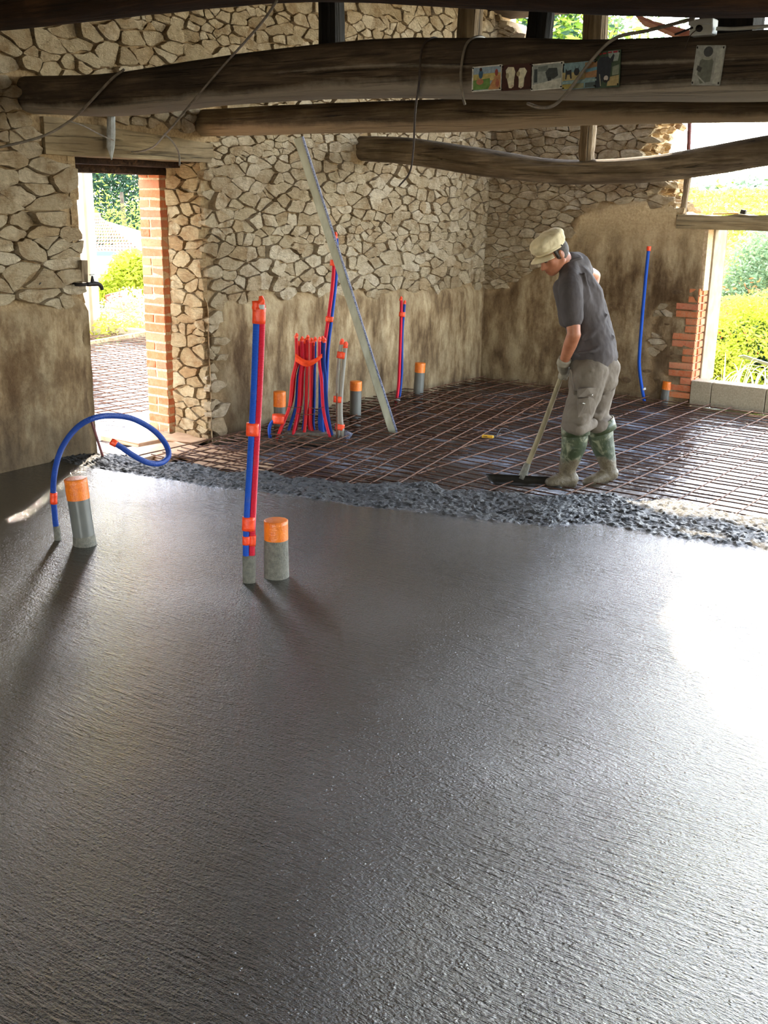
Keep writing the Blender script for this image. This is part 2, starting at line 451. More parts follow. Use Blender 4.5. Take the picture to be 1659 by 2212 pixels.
def rubble(parent, cl, place, out, mat, seed, maxobj=300, **kw):
    r = random.Random(seed); geo = []
    for c in cl:
        if area(c) < .0009: continue
        V, F = stone_geo(c, place, r, **kw); F = fixn(V, F, out)
        ctr = Vector(V[-1]); d2 = (ctr - CO).length_squared
        v = ctr - CO; pr = v.dot(CF); vis = pr > 0 and -40 < 829.5 + v.dot(CR) / pr * FPX < 1700 and -40 < 1106 - v.dot(CU) / pr * FPX
        geo.append(((area(c) / d2) * (1 if vis else .001), V, F))
    geo.sort(key=lambda g: -g[0])
    for _, V, F in geo[:maxobj]: obj('stone', V, F, mat, parent, False)
    rest = geo[maxobj:]
    if rest:
        V, F = join_geo([(g[1], g[2]) for g in rest]); obj('small_stones', V, F, mat, parent, False, kind='stuff')
    return len(geo)

def grid_face(name, us, vs, place, hfun, keep, mat, parent, out):
    nu, nv = len(us), len(vs); V = []; cov = []
    for v in vs:
        for u in us:
            h, c = hfun(u, v); V.append(place(u, v, h)); cov.append(c)
    F = []
    for j in range(nv - 1):
        for i in range(nu - 1):
            if keep((us[i] + us[i + 1]) / 2, (vs[j] + vs[j + 1]) / 2):
                a = j * nu + i; F.append((a, a + 1, a + nu + 1, a + nu))
    a, b, c = [Vector(V[i]) for i in F[0][:3]]
    if (b - a).cross(c - a).dot(out) < 0: F = [tuple(reversed(f)) for f in F]
    used = sorted({i for f in F for i in f}); mp = {o: n for n, o in enumerate(used)}
    V = [V[i] for i in used]; cov = [cov[i] for i in used]; F = [tuple(mp[i] for i in f) for f in F]
    o = obj(name, V, F, mat, parent, True)
    at_ = o.data.attributes.new('cover', 'FLOAT', 'POINT'); at_.data.foreach_set('value', cov)
    return o

def ss(a, b, x):
    t = min(1, max(0, (x - a) / (b - a))); return t * t * (3 - 2 * t)

# ------------------------------------------------------------------ left wall (with the doorway)
WX, WY = -5.83, 9.78
D0, D1, DZ = 4.64, 5.75, 1.94
XO = -6.47
wl = thing('wall_left', loc=(WX, 6, -.15), kind='structure')
plL = lambda u, v, d: Vector((WX + d, u, v))
for c, s in (((-6.16, (-4 + D0) / 2 + .0, 1.65), (.56, D0 + 4 - .04, 3.7)), ((-6.16, (D1 + .04 + 10.3) / 2, 1.65), (.56, 10.3 - D1 - .04, 3.7)), ((-6.16, (D0 + D1) / 2, 2.8), (.56, D1 - D0 + .1, 1.4))):
    box('wall_core', c, s, MORT, wl, bev=0)
def zbL(u): return (1.0 if u < D0 else .95 - (u - D1) * .03) + .05 * nz((u, 0, 0), 3) + .03 * nz((u, 2, 0), 11)
def hL(u, v):
    zb = zbL(u); k = ss(zb + .05, zb - .03, v)
    if u > D1: k *= ss(D1 + .05, D1 + .24, u + .12 * nz((0, v, 0), 4))
    if u < D0: k *= ss(D0 - .0, D0 - .05, u + .03 * nz((0, v, 0), 7))
    n = .006 * nz((u, v, 0), 9) + .010 * nz((u, v, 3), 2.5)
    return -.012 * (1 - k) + .036 * k + n + (.008 * nz((u, v, 8), 6)) * (1 - k), k
us = [3.2 + i * .03 for i in range(int((9.9 - 3.2) / .03) + 1)]; vs = [-.15 + i * .03 for i in range(122)]
us = sorted(us + [D0 + .001, D1 - .001])
grid_face('old_render', us, vs, plL, hL, lambda u, v: not (D0 < u < D1 and v < DZ + .14), MM, wl, Vector((1, 0, 0)))
box('old_render', (WX - .0, -.4, 1.65), (.05, 7.2, 3.7), MM, wl, bev=0)
cl = []
for c in cells(3.3, 9.8, -.1, 3.5, .125, .078, 3, lambda u, v: 1.3 if u < 4.9 else (1.0 if v > 1.2 else 1.1), asp=2.0):
    cu = sum(p[0] for p in c) / len(c); cv = sum(p[1] for p in c) / len(c)
    if hL(cu, cv)[1] > .55: continue
    if cv < 2.16 and 4.40 < cu < 5.86 and cv > DZ - .03: continue
    if cv < DZ + .1 and D0 < cu < D1: continue
    if any(abs(cu - b) < .13 and abs(cv - z) < .12 for b, z in ((4.36, 2.28), (5.81, 2.21), (7.69, 2.11))): continue
    if cv < DZ: c = clip(c, -1, 0, -(D1 - .015)) if cu > D1 else clip(c, 1, 0, D0 + .02)
    if len(c) > 2: cl.append(c)
print('left stones', rubble(wl, cl, plL, Vector((1, 0, 0)), SM, 5))

# far side of the doorway: rubble reveal and brick pier
dj = thing('door_jamb', loc=(-6.15, D1, 0), kind='structure', parent=wl)
plJ = lambda u, v, d: Vector((u, D1 - d, v))
cl = [c for c in cells(-6.19, WX - .0, -.12, DZ, .15, .08, 21, asp=2.0)]
rubble(dj, cl, plJ, Vector((0, -1, 0)), SMJ, 9, proud=(.004, .02))
V, F = box_geo((-6.35, D1 + .0, .9), (.222, .062, 2.1)); obj('mortar_bed', V, F, MORT, dj, False)
z = -.1; k = 0
while z < 1.87:
    hgt = .056
    segs = [(-6.465, -6.235)] if k % 3 else [(-6.465, -6.36), (-6.35, -6.235)]
    if k % 5 in (2,): segs = [(-6.465, -6.36), (-6.35, -6.235)]
    for a, b in segs:
        box('brick', ((a + b) / 2, D1 + .0 + rnd.uniform(-.003, .003), z + hgt / 2), (b - a - .004, .07, hgt), BR, dj, jit=.0035, bev=.004)
    z += .0715; k += 1
nj = thing('door_jamb', loc=(-6.15, D0, 0), kind='structure', parent=wl)
cl = [c for c in cells(-6.45, WX, -.12, DZ, .13, .09, 23)]
rubble(nj, cl, lambda u, v, d: Vector((u, D0 - .03 + d, v)), Vector((0, 1, 0)), SMJ, 11, proud=(.004, .03))

# lintels of the doorway
V, F = box_geo((0, 0, 0), (1, 1, 1))
def lintel(name, x0, x1, ya, yb, za0, za1, zb0, zb1, mat, **kw):
    n = 14; V = []; F = []
    for i in range(n + 1):
        t = i / n; y = ya + (yb - ya) * t; lo = za0 + (zb0 - za0) * t + .006 * nz((y, 0, 0), 4); hi = za1 + (zb1 - za1) * t + .014 * nz((y, 5, 0), 5)
        for X, Z in ((x0, lo), (x1, lo), (x1 + .004 * nz((y, 3, 3), 9), (lo + hi) / 2), (x1, hi), (x0, hi)): V.append((X, y, Z))
    for i in range(n):
        for k in range(5):
            a, b = i * 5 + k, i * 5 + (k + 1) % 5; F.append((a, b, b + 5, a + 5))
    F.append(tuple(range(5))[::-1]); F.append(tuple(range(n * 5, n * 5 + 5)))
    return obj(name, V, F, mat, None, False, **kw)
lintel('door_lintel', -6.02, WX + .02, 4.40, 5.86, DZ, 2.16, DZ, 2.07, WPALE, label='pale weathered timber lintel over the doorway, facing the room', cat='lintel')
lintel('door_lintel', -6.21, -6.03, 4.44, 5.84, 1.90, 2.1, 1.90, 2.1, WDK, label='dark timber plank in the soffit of the doorway, behind the pale lintel', cat='lintel')
lintel('door_lintel', -6.46, -6.22, 4.44, 5.84, 1.85, 2.1, 1.85, 2.1, WDK, label='dark brown outer timber of the doorway head, above the brick pier', cat='lintel')

# ------------------------------------------------------------------ back wall
wb = thing('wall_back', loc=(-4.8, WY, -.15), kind='structure')
OUT = [(-6.3, -.2), (-6.3, 3.5), (-5.78, 3.42), (-5.45, 3.2), (-5.0, 2.98), (-4.62, 2.76), (-4.3, 2.55), (-4.02, 2.44), (-4.09, 2.36), (-4.14, 2.25), (-4.26, 2.17), (-4.33, 2.1), (-4.12, 1.98),
       (-3.90, 1.90), (-3.95, 1.84), (-4.06, 1.82), (-3.98, 1.76), (-3.9, 1.72), (-3.78, 1.63), (-3.77, 1.50), (-3.51, 1.50), (-3.51, -.2)]
plB = lambda u, v, d: Vector((u, WY - d, v))
def zbB(u): return float(np.interp(u, [-5.83, -5.5, -5.2, -4.95, -4.75, -4.3, -3.5], [.80, .86, 1.02, 1.25, 1.62, 1.72, 1.70])) + .05 * nz((u, 9, 0), 5)
def hB(u, v):
    zb = zbB(u); k = ss(zb + .06, zb - .06, v + .05 * nz((u, v, 0), 8))
    if u > -4.05 and v < .85: k *= 1 - .8 * ss(.0, .25, nz((u, v, 6), 6)) * ss(-4.05, -3.9, u)
    n = .008 * nz((u, v, 0), 9) + .012 * nz((u, v, 3), 3)
    return -.009 * (1 - k) + .03 * k + n + (.007 * nz((u, v, 8), 6)) * (1 - k), k
us = [-5.86 + i * .03 for i in range(80)]; vs = [-.15 + i * .03 for i in range(121)]
us = [u for u in us if u < -3.52] + [-3.512]
grid_face('old_render', us, vs, plB, hB, lambda u, v: inpoly((u, v), OUT), MM, wb, Vector((0, -1, 0)))
# core behind the face
n = len(OUT); V = [(x, WY + .015, z) for x, z in OUT] + [(x, WY + .5, z + .0) for x, z in OUT]
F = [tuple(range(n)), tuple(range(2 * n - 1, n - 1, -1))] + [(i, i + n, (i + 1) % n + n, (i + 1) % n) for i in range(n)]
obj('wall_core', V, F, MORT, wb, False)
cl = []
for c in cells(-5.83, -3.5, .3, 3.5, .15, .058, 17, asp=2.2):
    cu = sum(p[0] for p in c) / len(c); cv = sum(p[1] for p in c) / len(c)
    if not inpoly((cu - .02, cv), OUT) or hB(cu, cv)[1] > .6: continue
    if cv < 1.6 and cu > -3.75: continue
    cl.append(c)
print('back stones', rubble(wb, cl, plB, Vector((0, -1, 0)), SM, 15, proud=(.006, .026)))
# stones along the broken edge, in the depth of the wall
r = random.Random(4); edge = OUT[6:19]
for i in range(len(edge) - 1):
    a, b = edge[i], edge[i + 1]; L = math.dist(a, b); m = max(1, int(L / .07))
    for k in range(m):
        for dy in (.07, .2, .34, .46):
            t = (k + r.random()) / m; x, z = a[0] + (b[0] - a[0]) * t, a[1] + (b[1] - a[1]) * t
            V, F = box_geo((x - .02, WY + dy, z - .01), (r.uniform(.1, .17), r.uniform(.1, .15), r.uniform(.04, .07)), Matrix.Rotation(r.uniform(-.4, .4), 3, 'Y') @ Matrix.Rotation(r.uniform(-.6, .6), 3, 'Z'), .012, .012)
            obj('stone', V, F, SMJ, wb, False)
# brick quoins beside the window opening
z = -.06; k = 0; wid = [.24, .24, .11, .23, .23, .11, .11, .22, .22, .11, .11, .21, .21, .10, .10]
for k in range(15):
    wd = wid[k]; box('brick', (-3.50 - wd / 2, WY - .034 + .055, z + .029), (wd, .11 + rnd.uniform(-.004, .004), .056), BR, wb, jit=.003, bev=.004)
    if wd > .15 and k % 3 == 0: pass
    if k > 0: box('brick', (-3.502 - .03, WY + .09, z + .029), (.09, .1, .056), BR, wb, jit=.002, bev=.004)
    z += .069
# patches of bare stone low in the render
for x, zz, sx, sz in ((-3.66, .33, .15, .05), (-3.95, .16, .10, .04), (-3.78, .62, .09, .04), (-4.15, .05, .14, .07), (-3.84, .10, .1, .05), (-3.72, .92, .14, .05)):
    pl = [(x + sx / 2 * math.cos(a) * rnd.uniform(.85, 1.1), zz + sz / 2 * math.sin(a) * rnd.uniform(.8, 1.1)) for a in [i * math.pi / 4 for i in range(8)]]
    V, F = stone_geo(pl, plB, rnd, proud=(.040, .046)); obj('stone', V, fixn(V, F, Vector((0, -1, 0))), simple('brown_field_stone', rgb(120, 96, 66), rgb(84, 64, 42), 14, .9, coord='World', bump=.8, bd=.01), wb, False)

# window reveal, lintel, block sill
wf = thing('window_1', loc=(-3.45, WY + .25, .1), kind='structure')
box('rendered_reveal', (-3.5, WY + .32, .80), (.05, .34, 1.42), simple('chalky_white_render', rgb(164, 148, 122), rgb(140, 124, 100), 9, .92, coord='World', bump=.6, bd=.006), wf, jit=.008)
box('rendered_reveal', (-3.51, WY + .07, 1.22), (.05, .15, .55), MORT, wf, jit=.005)
lintelb = thing('window_lintel', 'weathered timber lintel over the window opening in the back wall', 'lintel', (-2.6, WY, 1.49))
V, F = [], []
n = 26
for i in range(n + 1):
    x = -3.78 + i * .11; lo = 1.492 + .005 * nz((x, 0, 0), 5); hi = 1.615 + .014 * nz((x, 4, 0), 6) + (.012 if x > -3.3 else 0)
    for Y, Z in ((WY - .035, lo), (WY + .25, lo), (WY + .25, hi), (WY - .03, hi), (WY - .045 + .006 * nz((x, 7, 7), 9), (lo + hi) / 2)): V.append((x, Y, Z))
for i in range(n):
    for k in range(5):
        a, b = i * 5 + k, i * 5 + (k + 1) % 5; F.append((a, b, b + 5, a + 5))
F.append(tuple(range(5))); F.append(tuple(range(n * 5, n * 5 + 5)))
obj('timber', V, F, WPX, lintelb, False)
bs = thing('window_sill', loc=(-2, WY, -.12), kind='structure')
x = -3.50
for k, wd in enumerate([.20, .5, .5, .5, .5, .5, .5, .5]):
    box('concrete_block', (x + wd / 2, WY + .06, .005), (wd - .008, .2, .235), CEM, bs, bev=.004); x += wd

# ------------------------------------------------------------------ roof: boards on rafters, with gaps shaped so the sun lands in floor patches
ZR = 3.47
sh = Vector((SD.x, SD.y, 0)) * (ZR / SD.z)
GAPS = [[onz(*p) for p in q] for q in ([(1436, 1165), (1700, 1180), (1700, 1262), (1600, 1240), (1450, 1225)], [(1470, 1290), (1500, 1305), (1700, 1560), (1720, 1730), (1620, 1640), (1545, 1530), (1440, 1390)], [(1590, 1312), (1720, 1330), (1720, 1470)])]
GAPS = [[((p + sh).x, (p + sh).y) for p in g] for g in GAPS]
GAPS.append([(-4.35, 9.0), (-4.78, 9.9), (-4.95, 9.9), (-4.6, 8.7)])
ce = thing('ceiling', loc=(-1, 3, ZR), kind='structure')
def cuts(x):
    cut = []
    for g in GAPS:
        ys = []
        for i in range(len(g)):
            a, b = g[i], g[(i + 1) % len(g)]
            if (a[0] > x) != (b[0] > x): ys.append(a[1] + (b[1] - a[1]) * (x - a[0]) / (b[0] - a[0]))
        ys.sort()
        for i in range(0, len(ys) - 1, 2): cut.append((ys[i], ys[i + 1]))
    return sorted(cut)
x = -6.5
while x < 3.2:
    ca, cb = cuts(x), cuts(x + .1)
    if len(ca) != len(cb): ca = cb = (ca if len(ca) > len(cb) else cb)
    ya, yb, segs = -3.5, -3.5, []
    for (a0, a1), (b0, b1) in zip(ca, cb):
        if a0 > ya and b0 > yb: segs.append((ya, yb, a0, b0))
        ya, yb = a1, b1
    if ya < 10.15 and yb < 10.15: segs.append((ya, yb, 10.2, 10.2))
    for a0, b0, a1, b1 in segs:
        V = [(x, a0, ZR), (x + .1, b0, ZR), (x + .1, b1, ZR), (x, a1, ZR)]; V += [(p[0], p[1], ZR + .024) for p in V]
        obj('roof_board', V, [(3, 2, 1, 0), (4, 5, 6, 7), (0, 1, 5, 4), (1, 2, 6, 5), (2, 3, 7, 6), (3, 0, 4, 7)], WDK, ce, False)
    x += .1

wfr = thing('added_wall_front', loc=(0, -3.6, -.15), kind='structure')  # unseen rear wall added to cut fill; its opening lets frontal light in
for x0_, x1_, z0_, z1_ in ((-6.2, -1.8, -.2, 3.5), (1.6, 3.3, -.2, 3.5), (-1.8, 1.6, 2.4, 3.5)):
    box('wall_core', ((x0_ + x1_) / 2, -3.75, (z0_ + z1_) / 2), (x1_ - x0_, .3, z1_ - z0_), MM, wfr, bev=0)
wrt = thing('added_wall_right', loc=(3.3, 0, -.15), kind='structure')  # unseen side wall added and sized to darken the foreground
box('wall_core', (3.4, 1.2, 1.65), (.3, 9.6, 3.7), MM, wrt, bev=0)

# ------------------------------------------------------------------ floor under the mesh
def ground(name, x0, x1, y0, y1, step, z, amp, mat, **kw):
    nx, ny = int((x1 - x0) / step) + 1, int((y1 - y0) / step) + 1; V = []
    for j in range(ny):
        for i in range(nx):
            x, y = x0 + i * step, y0 + j * step; V.append((x, y, z + amp * (nz((x, y, 0), 1.3) + .6 * nz((x, y, 2), 4) + .3 * nz((x, y, 5), 11))))
    F = [(j * nx + i, j * nx + i + 1, (j + 1) * nx + i + 1, (j + 1) * nx + i) for j in range(ny - 1) for i in range(nx - 1)]
    return obj(name, V, F, mat, None, True, **kw)
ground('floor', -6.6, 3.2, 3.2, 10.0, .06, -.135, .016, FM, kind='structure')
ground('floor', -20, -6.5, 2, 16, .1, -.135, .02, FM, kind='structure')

# ------------------------------------------------------------------ fresh concrete
ES, ET = zip((-2.6, 7.0), (-1.93, 6.71), (-1.45, 6.45), (-1.17, 6.32), (-.75, 6.16), (-.3, 5.99), (.11, 5.79), (.44, 5.68), (.89, 5.55), (1.2, 5.61), (1.41, 5.41), (1.97, 5.19), (5.2, 3.6))
FS, FT = zip((-2.6, 7.65), (-2.1, 7.46), (-1.62, 7.24), (-1.17, 7.05), (-.64, 6.85), (0, 6.8), (.55, 6.66), (.9, 6.55), (1.2, 6.58), (1.69, 6.57), (2.32, 6.19), (5.2, 4.6))
cols = [-6.6 + i * .25 for i in range(17)] + [-2.5 + i * .0125 for i in range(401)] + [2.6 + i * .2 for i in range(12)]
V, F, RO = [], [], []
NS, NR = 34, 96
for s in cols:
    te = float(np.interp(s, ES, ET)) + .05 * nz((s, 0, 0), 2.5) + .015 * nz((s, 4, 0), 14); tf = float(np.interp(s, FS, FT)) + .08 * nz((s, 8, 0), 3)
    for j in range(NS + NR + 1):
        if j <= NS: t = -3.2 + (te + 3.2) * (j / NS) ** .7; k = 0
        else: k = (j - NS) / NR; t = te + (tf - te) * k
        p = R0 * s + HD * t; z = .0015 * nz(p, 1.2)
        ro = ss(0, .06, k)
        if k > 0:
            z += ro * (.008 * nz(p, 13) + .010 * nz(p, 29) + .012 * nz(p, 52) + .02 * nz(p, 3.2) + .008) - .02 * ss(.0, .5, k) - .11 * ss(.68 + .2 * nz(p, 4), 1.0, k)
        V.append((min(max(p.x, -5.86), 3.24), max(p.y, -3.59), z)); RO.append(ro)
m = NS + NR + 1
for i in range(len(cols) - 1):
    for j in range(m - 1):
        a = i * m + j; q = (a, a + m, a + m + 1, a + 1)
        if all(V[t][0] <= -5.859 for t in q) or all(V[t][0] >= 3.239 for t in q) or all(V[t][1] <= -3.589 for t in q): continue
        F.append(q)
o = obj('wet_concrete', V, F, CM, None, True, kind='stuff', label='wet grey ready-mix concrete, smoothed in front with a rough leading edge', cat='concrete')
o.data.attributes.new('rough_pour', 'FLOAT', 'POINT').data.foreach_set('value', RO)

# ------------------------------------------------------------------ reinforcement mesh
def rod_mesh(L, seed):
    r = random.Random(seed); path = [Vector((-L / 2 + L * i / 24, .0012 * r.uniform(-1, 1), .0022 * r.uniform(-1, 1))) for i in range(25)]
    V, F, UV = tube_geo(path, .0045, 6); me = bpy.data.meshes.new('rod'); me.from_pydata(V, [], F); me.materials.append(RUST)
    me.polygons.foreach_set('use_smooth', [True] * len(F)); return me
def mesh_sheet(label, cx, cy, lx, ly, sx, sy, z, rot, seed, group='rusty welded meshes laid for the slab'):
    t = thing('rebar_mesh', label, 'steel mesh', (cx, cy, z), group)
    r = random.Random(seed); ma = [rod_mesh(lx, seed + i) for i in range(3)]; mb = [rod_mesh(ly, seed + 5 + i) for i in range(3)]
    Rm = Matrix.Rotation(rot, 3, 'Z')
    n = int(ly / sy) + 1
    for i in range(n):
        o = bpy.data.objects.new('steel_rod', ma[i % 3]); C.objects.link(o); o.parent = t
        o.location = Rm @ Vector((r.uniform(-.05, .05), -ly / 2 + i * sy + r.uniform(-.008, .008), r.uniform(-.006, .006))); o.rotation_euler.z = rot + r.uniform(-.003, .003)
    n = int(lx / sx) + 1
    for i in range(n):
        o = bpy.data.objects.new('steel_rod', mb[i % 3]); C.objects.link(o); o.parent = t
        o.location = Rm @ Vector((-lx / 2 + i * sx + r.uniform(-.01, .01), 0, .009 + r.uniform(-.006, .006))); o.rotation_euler.z = rot + math.pi / 2 + r.uniform(-.004, .004)
    return t
mesh_sheet('rusty welded mesh reaching along the back wall and under the worker', -2.45, 6.95, 6.4, 5.3, .2, .1, -.062, 0, 11)
mesh_sheet('second rusty mesh overlapping crosswise beside the tied hoses and doorway', -4.85, 6.6, 1.7, 3.9, .15, .12, -.04, math.radians(12), 31)
mesh_sheet('rusty mesh outside the doorway, glittering in the sun', -9.0, 8.2, 4.7, 7.2, .15, .15, -.06, math.radians(-6), 51)
ft = thing('floor_slabs', 'pale terracotta slabs under the mesh at the doorway', 'paving', (-5.7, 5.4, -.13))
TER = simple('pale_terracotta', rgb(206, 168, 128), rgb(180, 140, 104), 9, .6, coord='World', bump=.3)
for px, py, sx, sy in ((300, 945, .45, .4), (360, 975, .42, .42), (455, 985, .4, .35), (400, 950, .3, .3), (290, 985, .35, .3), (520, 1010, .35, .3), (470, 1005, .3, .22)):
    p = onz(px, py, -.11); box('slab', (max(p.x, -6.3), p.y, -.108), (sx, sy, .03), TER, ft, Matrix.Rotation(rnd.uniform(-.3, .3), 3, 'Z'), .01)

# ------------------------------------------------------------------ beams
def beam(name, stations, mat, label, sq=3.0, crack=None, n=40, sub=10, x1=None, seed=0):
    """stations: (x, y, z, ry, rz)"""
    P = [Vector(s[:3]) for s in stations]; path = spline(P, sub); m = len(path)
    ry = np.interp(np.linspace(0, len(stations) - 1, m), range(len(stations)), [s[3] for s in stations]); rz = np.interp(np.linspace(0, len(stations) - 1, m), range(len(stations)), [s[4] for s in stations])
    V, F = [], []
    for i, p in enumerate(path):
        for k in range(n):
            a = 2 * math.pi * k / n; c, s = math.cos(a), math.sin(a); q = (abs(c) ** sq + abs(s) ** sq) ** (-1 / sq)
            d = 1 + .05 * nz((p.x, c, s), 1.5, seed) + .02 * nz((p.x * 3, c * 3, s * 3), 1.5, seed)
            if crack:
                for ca, cw, dep in crack:
                    aa = ca + .22 * nz((p.x, seed, 1), .9); da = abs((a - aa + math.pi) % (2 * math.pi) - math.pi)
                    if da < cw: d -= dep * (1 - da / cw) * ss(-.25, .2, nz((p.x, 3, seed), .8) + .15)
            V.append(p + Vector((0, c * q * ry[i] * d, s * q * rz[i] * d)))
    for i in range(m - 1):
        for k in range(n):
            a, b = i * n + k, i * n + (k + 1) % n; F.append((a, a + n, b + n, b))
    F.append(tuple(range(n))); F.append(tuple(range((m - 1) * n, m * n))[::-1])
    return obj(name, V, F, mat, None, True, label=label, cat='beam')
pi = math.pi
beam('timber_beam', [(-6.1, 4.36, 2.28, .11, .10), (-5.83, 4.36, 2.28, .115, .107), (-5.1, 4.36, 2.25, .12, .112), (-4.2, 4.36, 2.285, .125, .115), (-3.27, 4.36, 2.295, .13, .128), (-2.6, 4.36, 2.26, .13, .122), (-2.0, 4.36, 2.225, .13, .118), (-1.4, 4.36, 2.21, .13, .120), (-.6, 4.36, 2.2, .13, .12), (.6, 4.36, 2.2, .13, .12)],
     WB1, 'thick squared dark beam across the middle, with small picture plates nailed on it', 3.2, [(pi + .05, .05, .12), (pi - .25, .03, .05)], n=56, seed=1)
beam('timber_beam', [(-6.1, 5.81, 2.21, .09, .085), (-5.83, 5.81, 2.21, .095, .09), (-4.73, 5.81, 2.21, .1, .095), (-3.65, 5.81, 2.2, .1, .095), (-2.74, 5.81, 2.2, .095, .08), (-1.82, 5.81, 2.165, .08, .055), (-.6, 5.81, 2.12, .08, .07), (.6, 5.81, 2.1, .08, .07)],
     WB2, 'round grey pole beam directly below and behind the squared dark beam', 2.2, [(pi - .15, .05, .08)], seed=4)
beam('timber_beam', [(-6.1, 7.69, 2.13, .1, .09), (-5.83, 7.69, 2.12, .105, .1), (-5.27, 7.69, 2.085, .11, .108), (-4.6, 7.69, 1.995, .11, .105), (-4.1, 7.69, 1.94, .1, .09), (-3.75, 7.69, 1.925, .1, .088), (-3.23, 7.69, 1.945, .1, .093), (-2.8, 7.69, 2.0, .1, .098), (-2.39, 7.69, 2.065, .1, .1), (-1.5, 7.69, 2.2, .1, .1), (-.3, 7.69, 2.3, .1, .1)],
     WB3, 'sagging curved split beam, lowest one, nearest the back wall', 2.3, [(pi + .15, .10, .26), (pi - .5, .05, .10)], n=64, seed=9)
beam('timber_beam', [(-6.1, 3.72, 2.66, .14, .13), (-5.5, 3.72, 2.66, .14, .13), (-4.5, 3.74, 2.65, .14, .13), (-4.0, 3.74, 2.645, .14, .13), (-3.18, 3.74, 2.625, .14, .13), (-2.2, 3.74, 2.515, .14, .13), (-1.7, 3.74, 2.46, .14, .13), (-1.1, 3.74, 2.41, .14, .13), (0.6, 3.74, 2.34, .14, .13)],
     WDK, 'dark brown round beam crossing the very top, nearest the viewer', 2.4, [(pi + .5, .03, .05), (pi - .3, .03, .04)], seed=14)


# ------------------------------------------------------------------ posts between the beams
def post(name, a, b, ra, rb, mat, label, cat='post', n=10, jag=.12):
    a, b = Vector(a), Vector(b); b = a + (b - a) * ((ZR - .01 - a.z) / (b.z - a.z)) if label.find('sagging') < 0 and cat == 'post' else b; m = 8; path = [a.lerp(b, i / m) + Vector((.006 * nz((i, a.x, 0), 1.3), .006 * nz((i, a.x, 4), 1.3), 0)) for i in range(m + 1)]
    sd = rnd.random() * 50
    V, F, UV = tube_geo(path, list(np.linspace(ra, rb, m + 1)), n, prof=lambda i, an: (1 / max(abs(math.cos(an)), abs(math.sin(an)))) ** .6 * (1 + jag * nz((an * 1.3, i * .5, sd), 1)))
    return obj(name, V, F, mat, None, False, label=label, cat=cat)
def P(x, y, Y): return ony(x, y, Y)
post('timber_post', P(715, 112, 4.42), P(716, 5, 4.42), .056, .050, WZD, 'near-black post standing on the squared beam, left of the others')
post('timber_post', P(1013, 105, 4.46), P(1018, 10, 4.46), .05, .05, WZ, 'grey square post above the first picture plate')
post('timber_post', P(1163, 96, 4.42), P(1172, 20, 4.42), .052, .030, WZD, 'short dark tapering stump of wood against the trees', jag=.3)
post('timber_post', P(1283, 96, 4.46), P(1287, 15, 4.46), .048, .050, WZ, 'brown post above the donkey picture plate')
post('timber_post', P(1266, 362, 7.69), P(1274, 232, 7.69), .052, .055, WZ, 'short post between the sagging beam and the pole beam', jag=.2)
post('prop_stick', ony(1475, 462, 9.86), ony(1493, 330, 9.86), .026, .026, WZ, 'thin crooked stick standing on the window lintel', 'prop', jag=.3)
tube('steel_prop', [ony(1487, 335, 10.0), ony(1493, 190, 10.0)], .019, RUSTL, label='thin reddish steel prop above the window lintel', cat='prop')
tube('steel_prop', [Vector((ony(1103, 105, 10.4).x, 10.4, -.4)), ony(1103, 105, 10.4), ony(1105, 8, 10.4)], .024, RUSTL, label='thin reddish steel prop beside the stone wall top, against the trees', cat='prop')

# debris on the window lintel
slab('wood_offcut', ony(1540, 462, 9.85), ony(1597, 461, 9.95), .05, .012, WRAW, label='thin orange-brown board lying on the window lintel', cat='board')
box('rubble_lump', ony(1606, 458, 9.85), (.05, .05, .035), BLACK, jit=.006, bev=.006, label='small dark lump of rubble on the window lintel', cat='rubble')
# splintered roof board upper right
rb = thing('broken_decking', 'broken reddish roof decking hanging at the upper right', 'decking', ony(1480, 60, 8.6))
for k in range(5):
    a, b = ony(1380 + k * 2, 40 + k * 2, 8.2 + k * .16), ony(1500 + k * 4, 84 - k * 3 + 8, 8.2 + k * .16)
    slab('board', a, b, .15, .02, simple('reddish_deck_wood', rgb(176, 112, 80), rgb(132, 80, 56), 30, .8, sc=(.2, 3, 3)) if k == 0 else bpy.data.materials['reddish_deck_wood'], rb, up=(0, .2, 1))
q1, q2 = ony(1520, 84, 6.4), ony(1636, 84, 6.4)
box('dark_timber', ((q1.x + q2.x) / 2, 6.4, (q1.z + ZR) / 2), (q2.x - q1.x, .2, ZR - q1.z - .01), WZD, label='broad black upright timber behind the junction box, top right', cat='timber')

# ------------------------------------------------------------------ picture plates on the beam
def flat(name, poly, place, d, mat, parent, thk=.0015):
    n = len(poly); V = [place(x, y, d) for x, y in poly] + [place(x, y, d - thk) for x, y in poly]
    F = [tuple(range(n)), tuple(range(2 * n - 1, n - 1, -1))] + [(i, i + n, (i + 1) % n + n, (i + 1) % n) for i in range(n)]
    a, b, c = [Vector(V[i]) for i in F[0][:3]]
    return obj(name, V, F, mat, parent, False)
PCACHE = {}
def paint(r, g, b):
    m_ = (r + g + b) / 3; r, g, b = (int(q_ * .8 + m_ * .2) for q_ in (r, g, b)); k = (r, g, b)
    if k not in PCACHE: PCACHE[k] = simple('print_%d_%d_%d' % k, rgb(r, g, b), rgb(int(r * .82), int(g * .82), int(b * .82)), 60, .45, bump=0)
    return PCACHE[k]
YP = 4.36 - .142
def ell(cx, cy, rx, ry, n=14, a0=0):
    return [(cx + rx * math.cos(a0 + 2 * pi * i / n), cy + ry * math.sin(a0 + 2 * pi * i / n)) for i in range(n)]
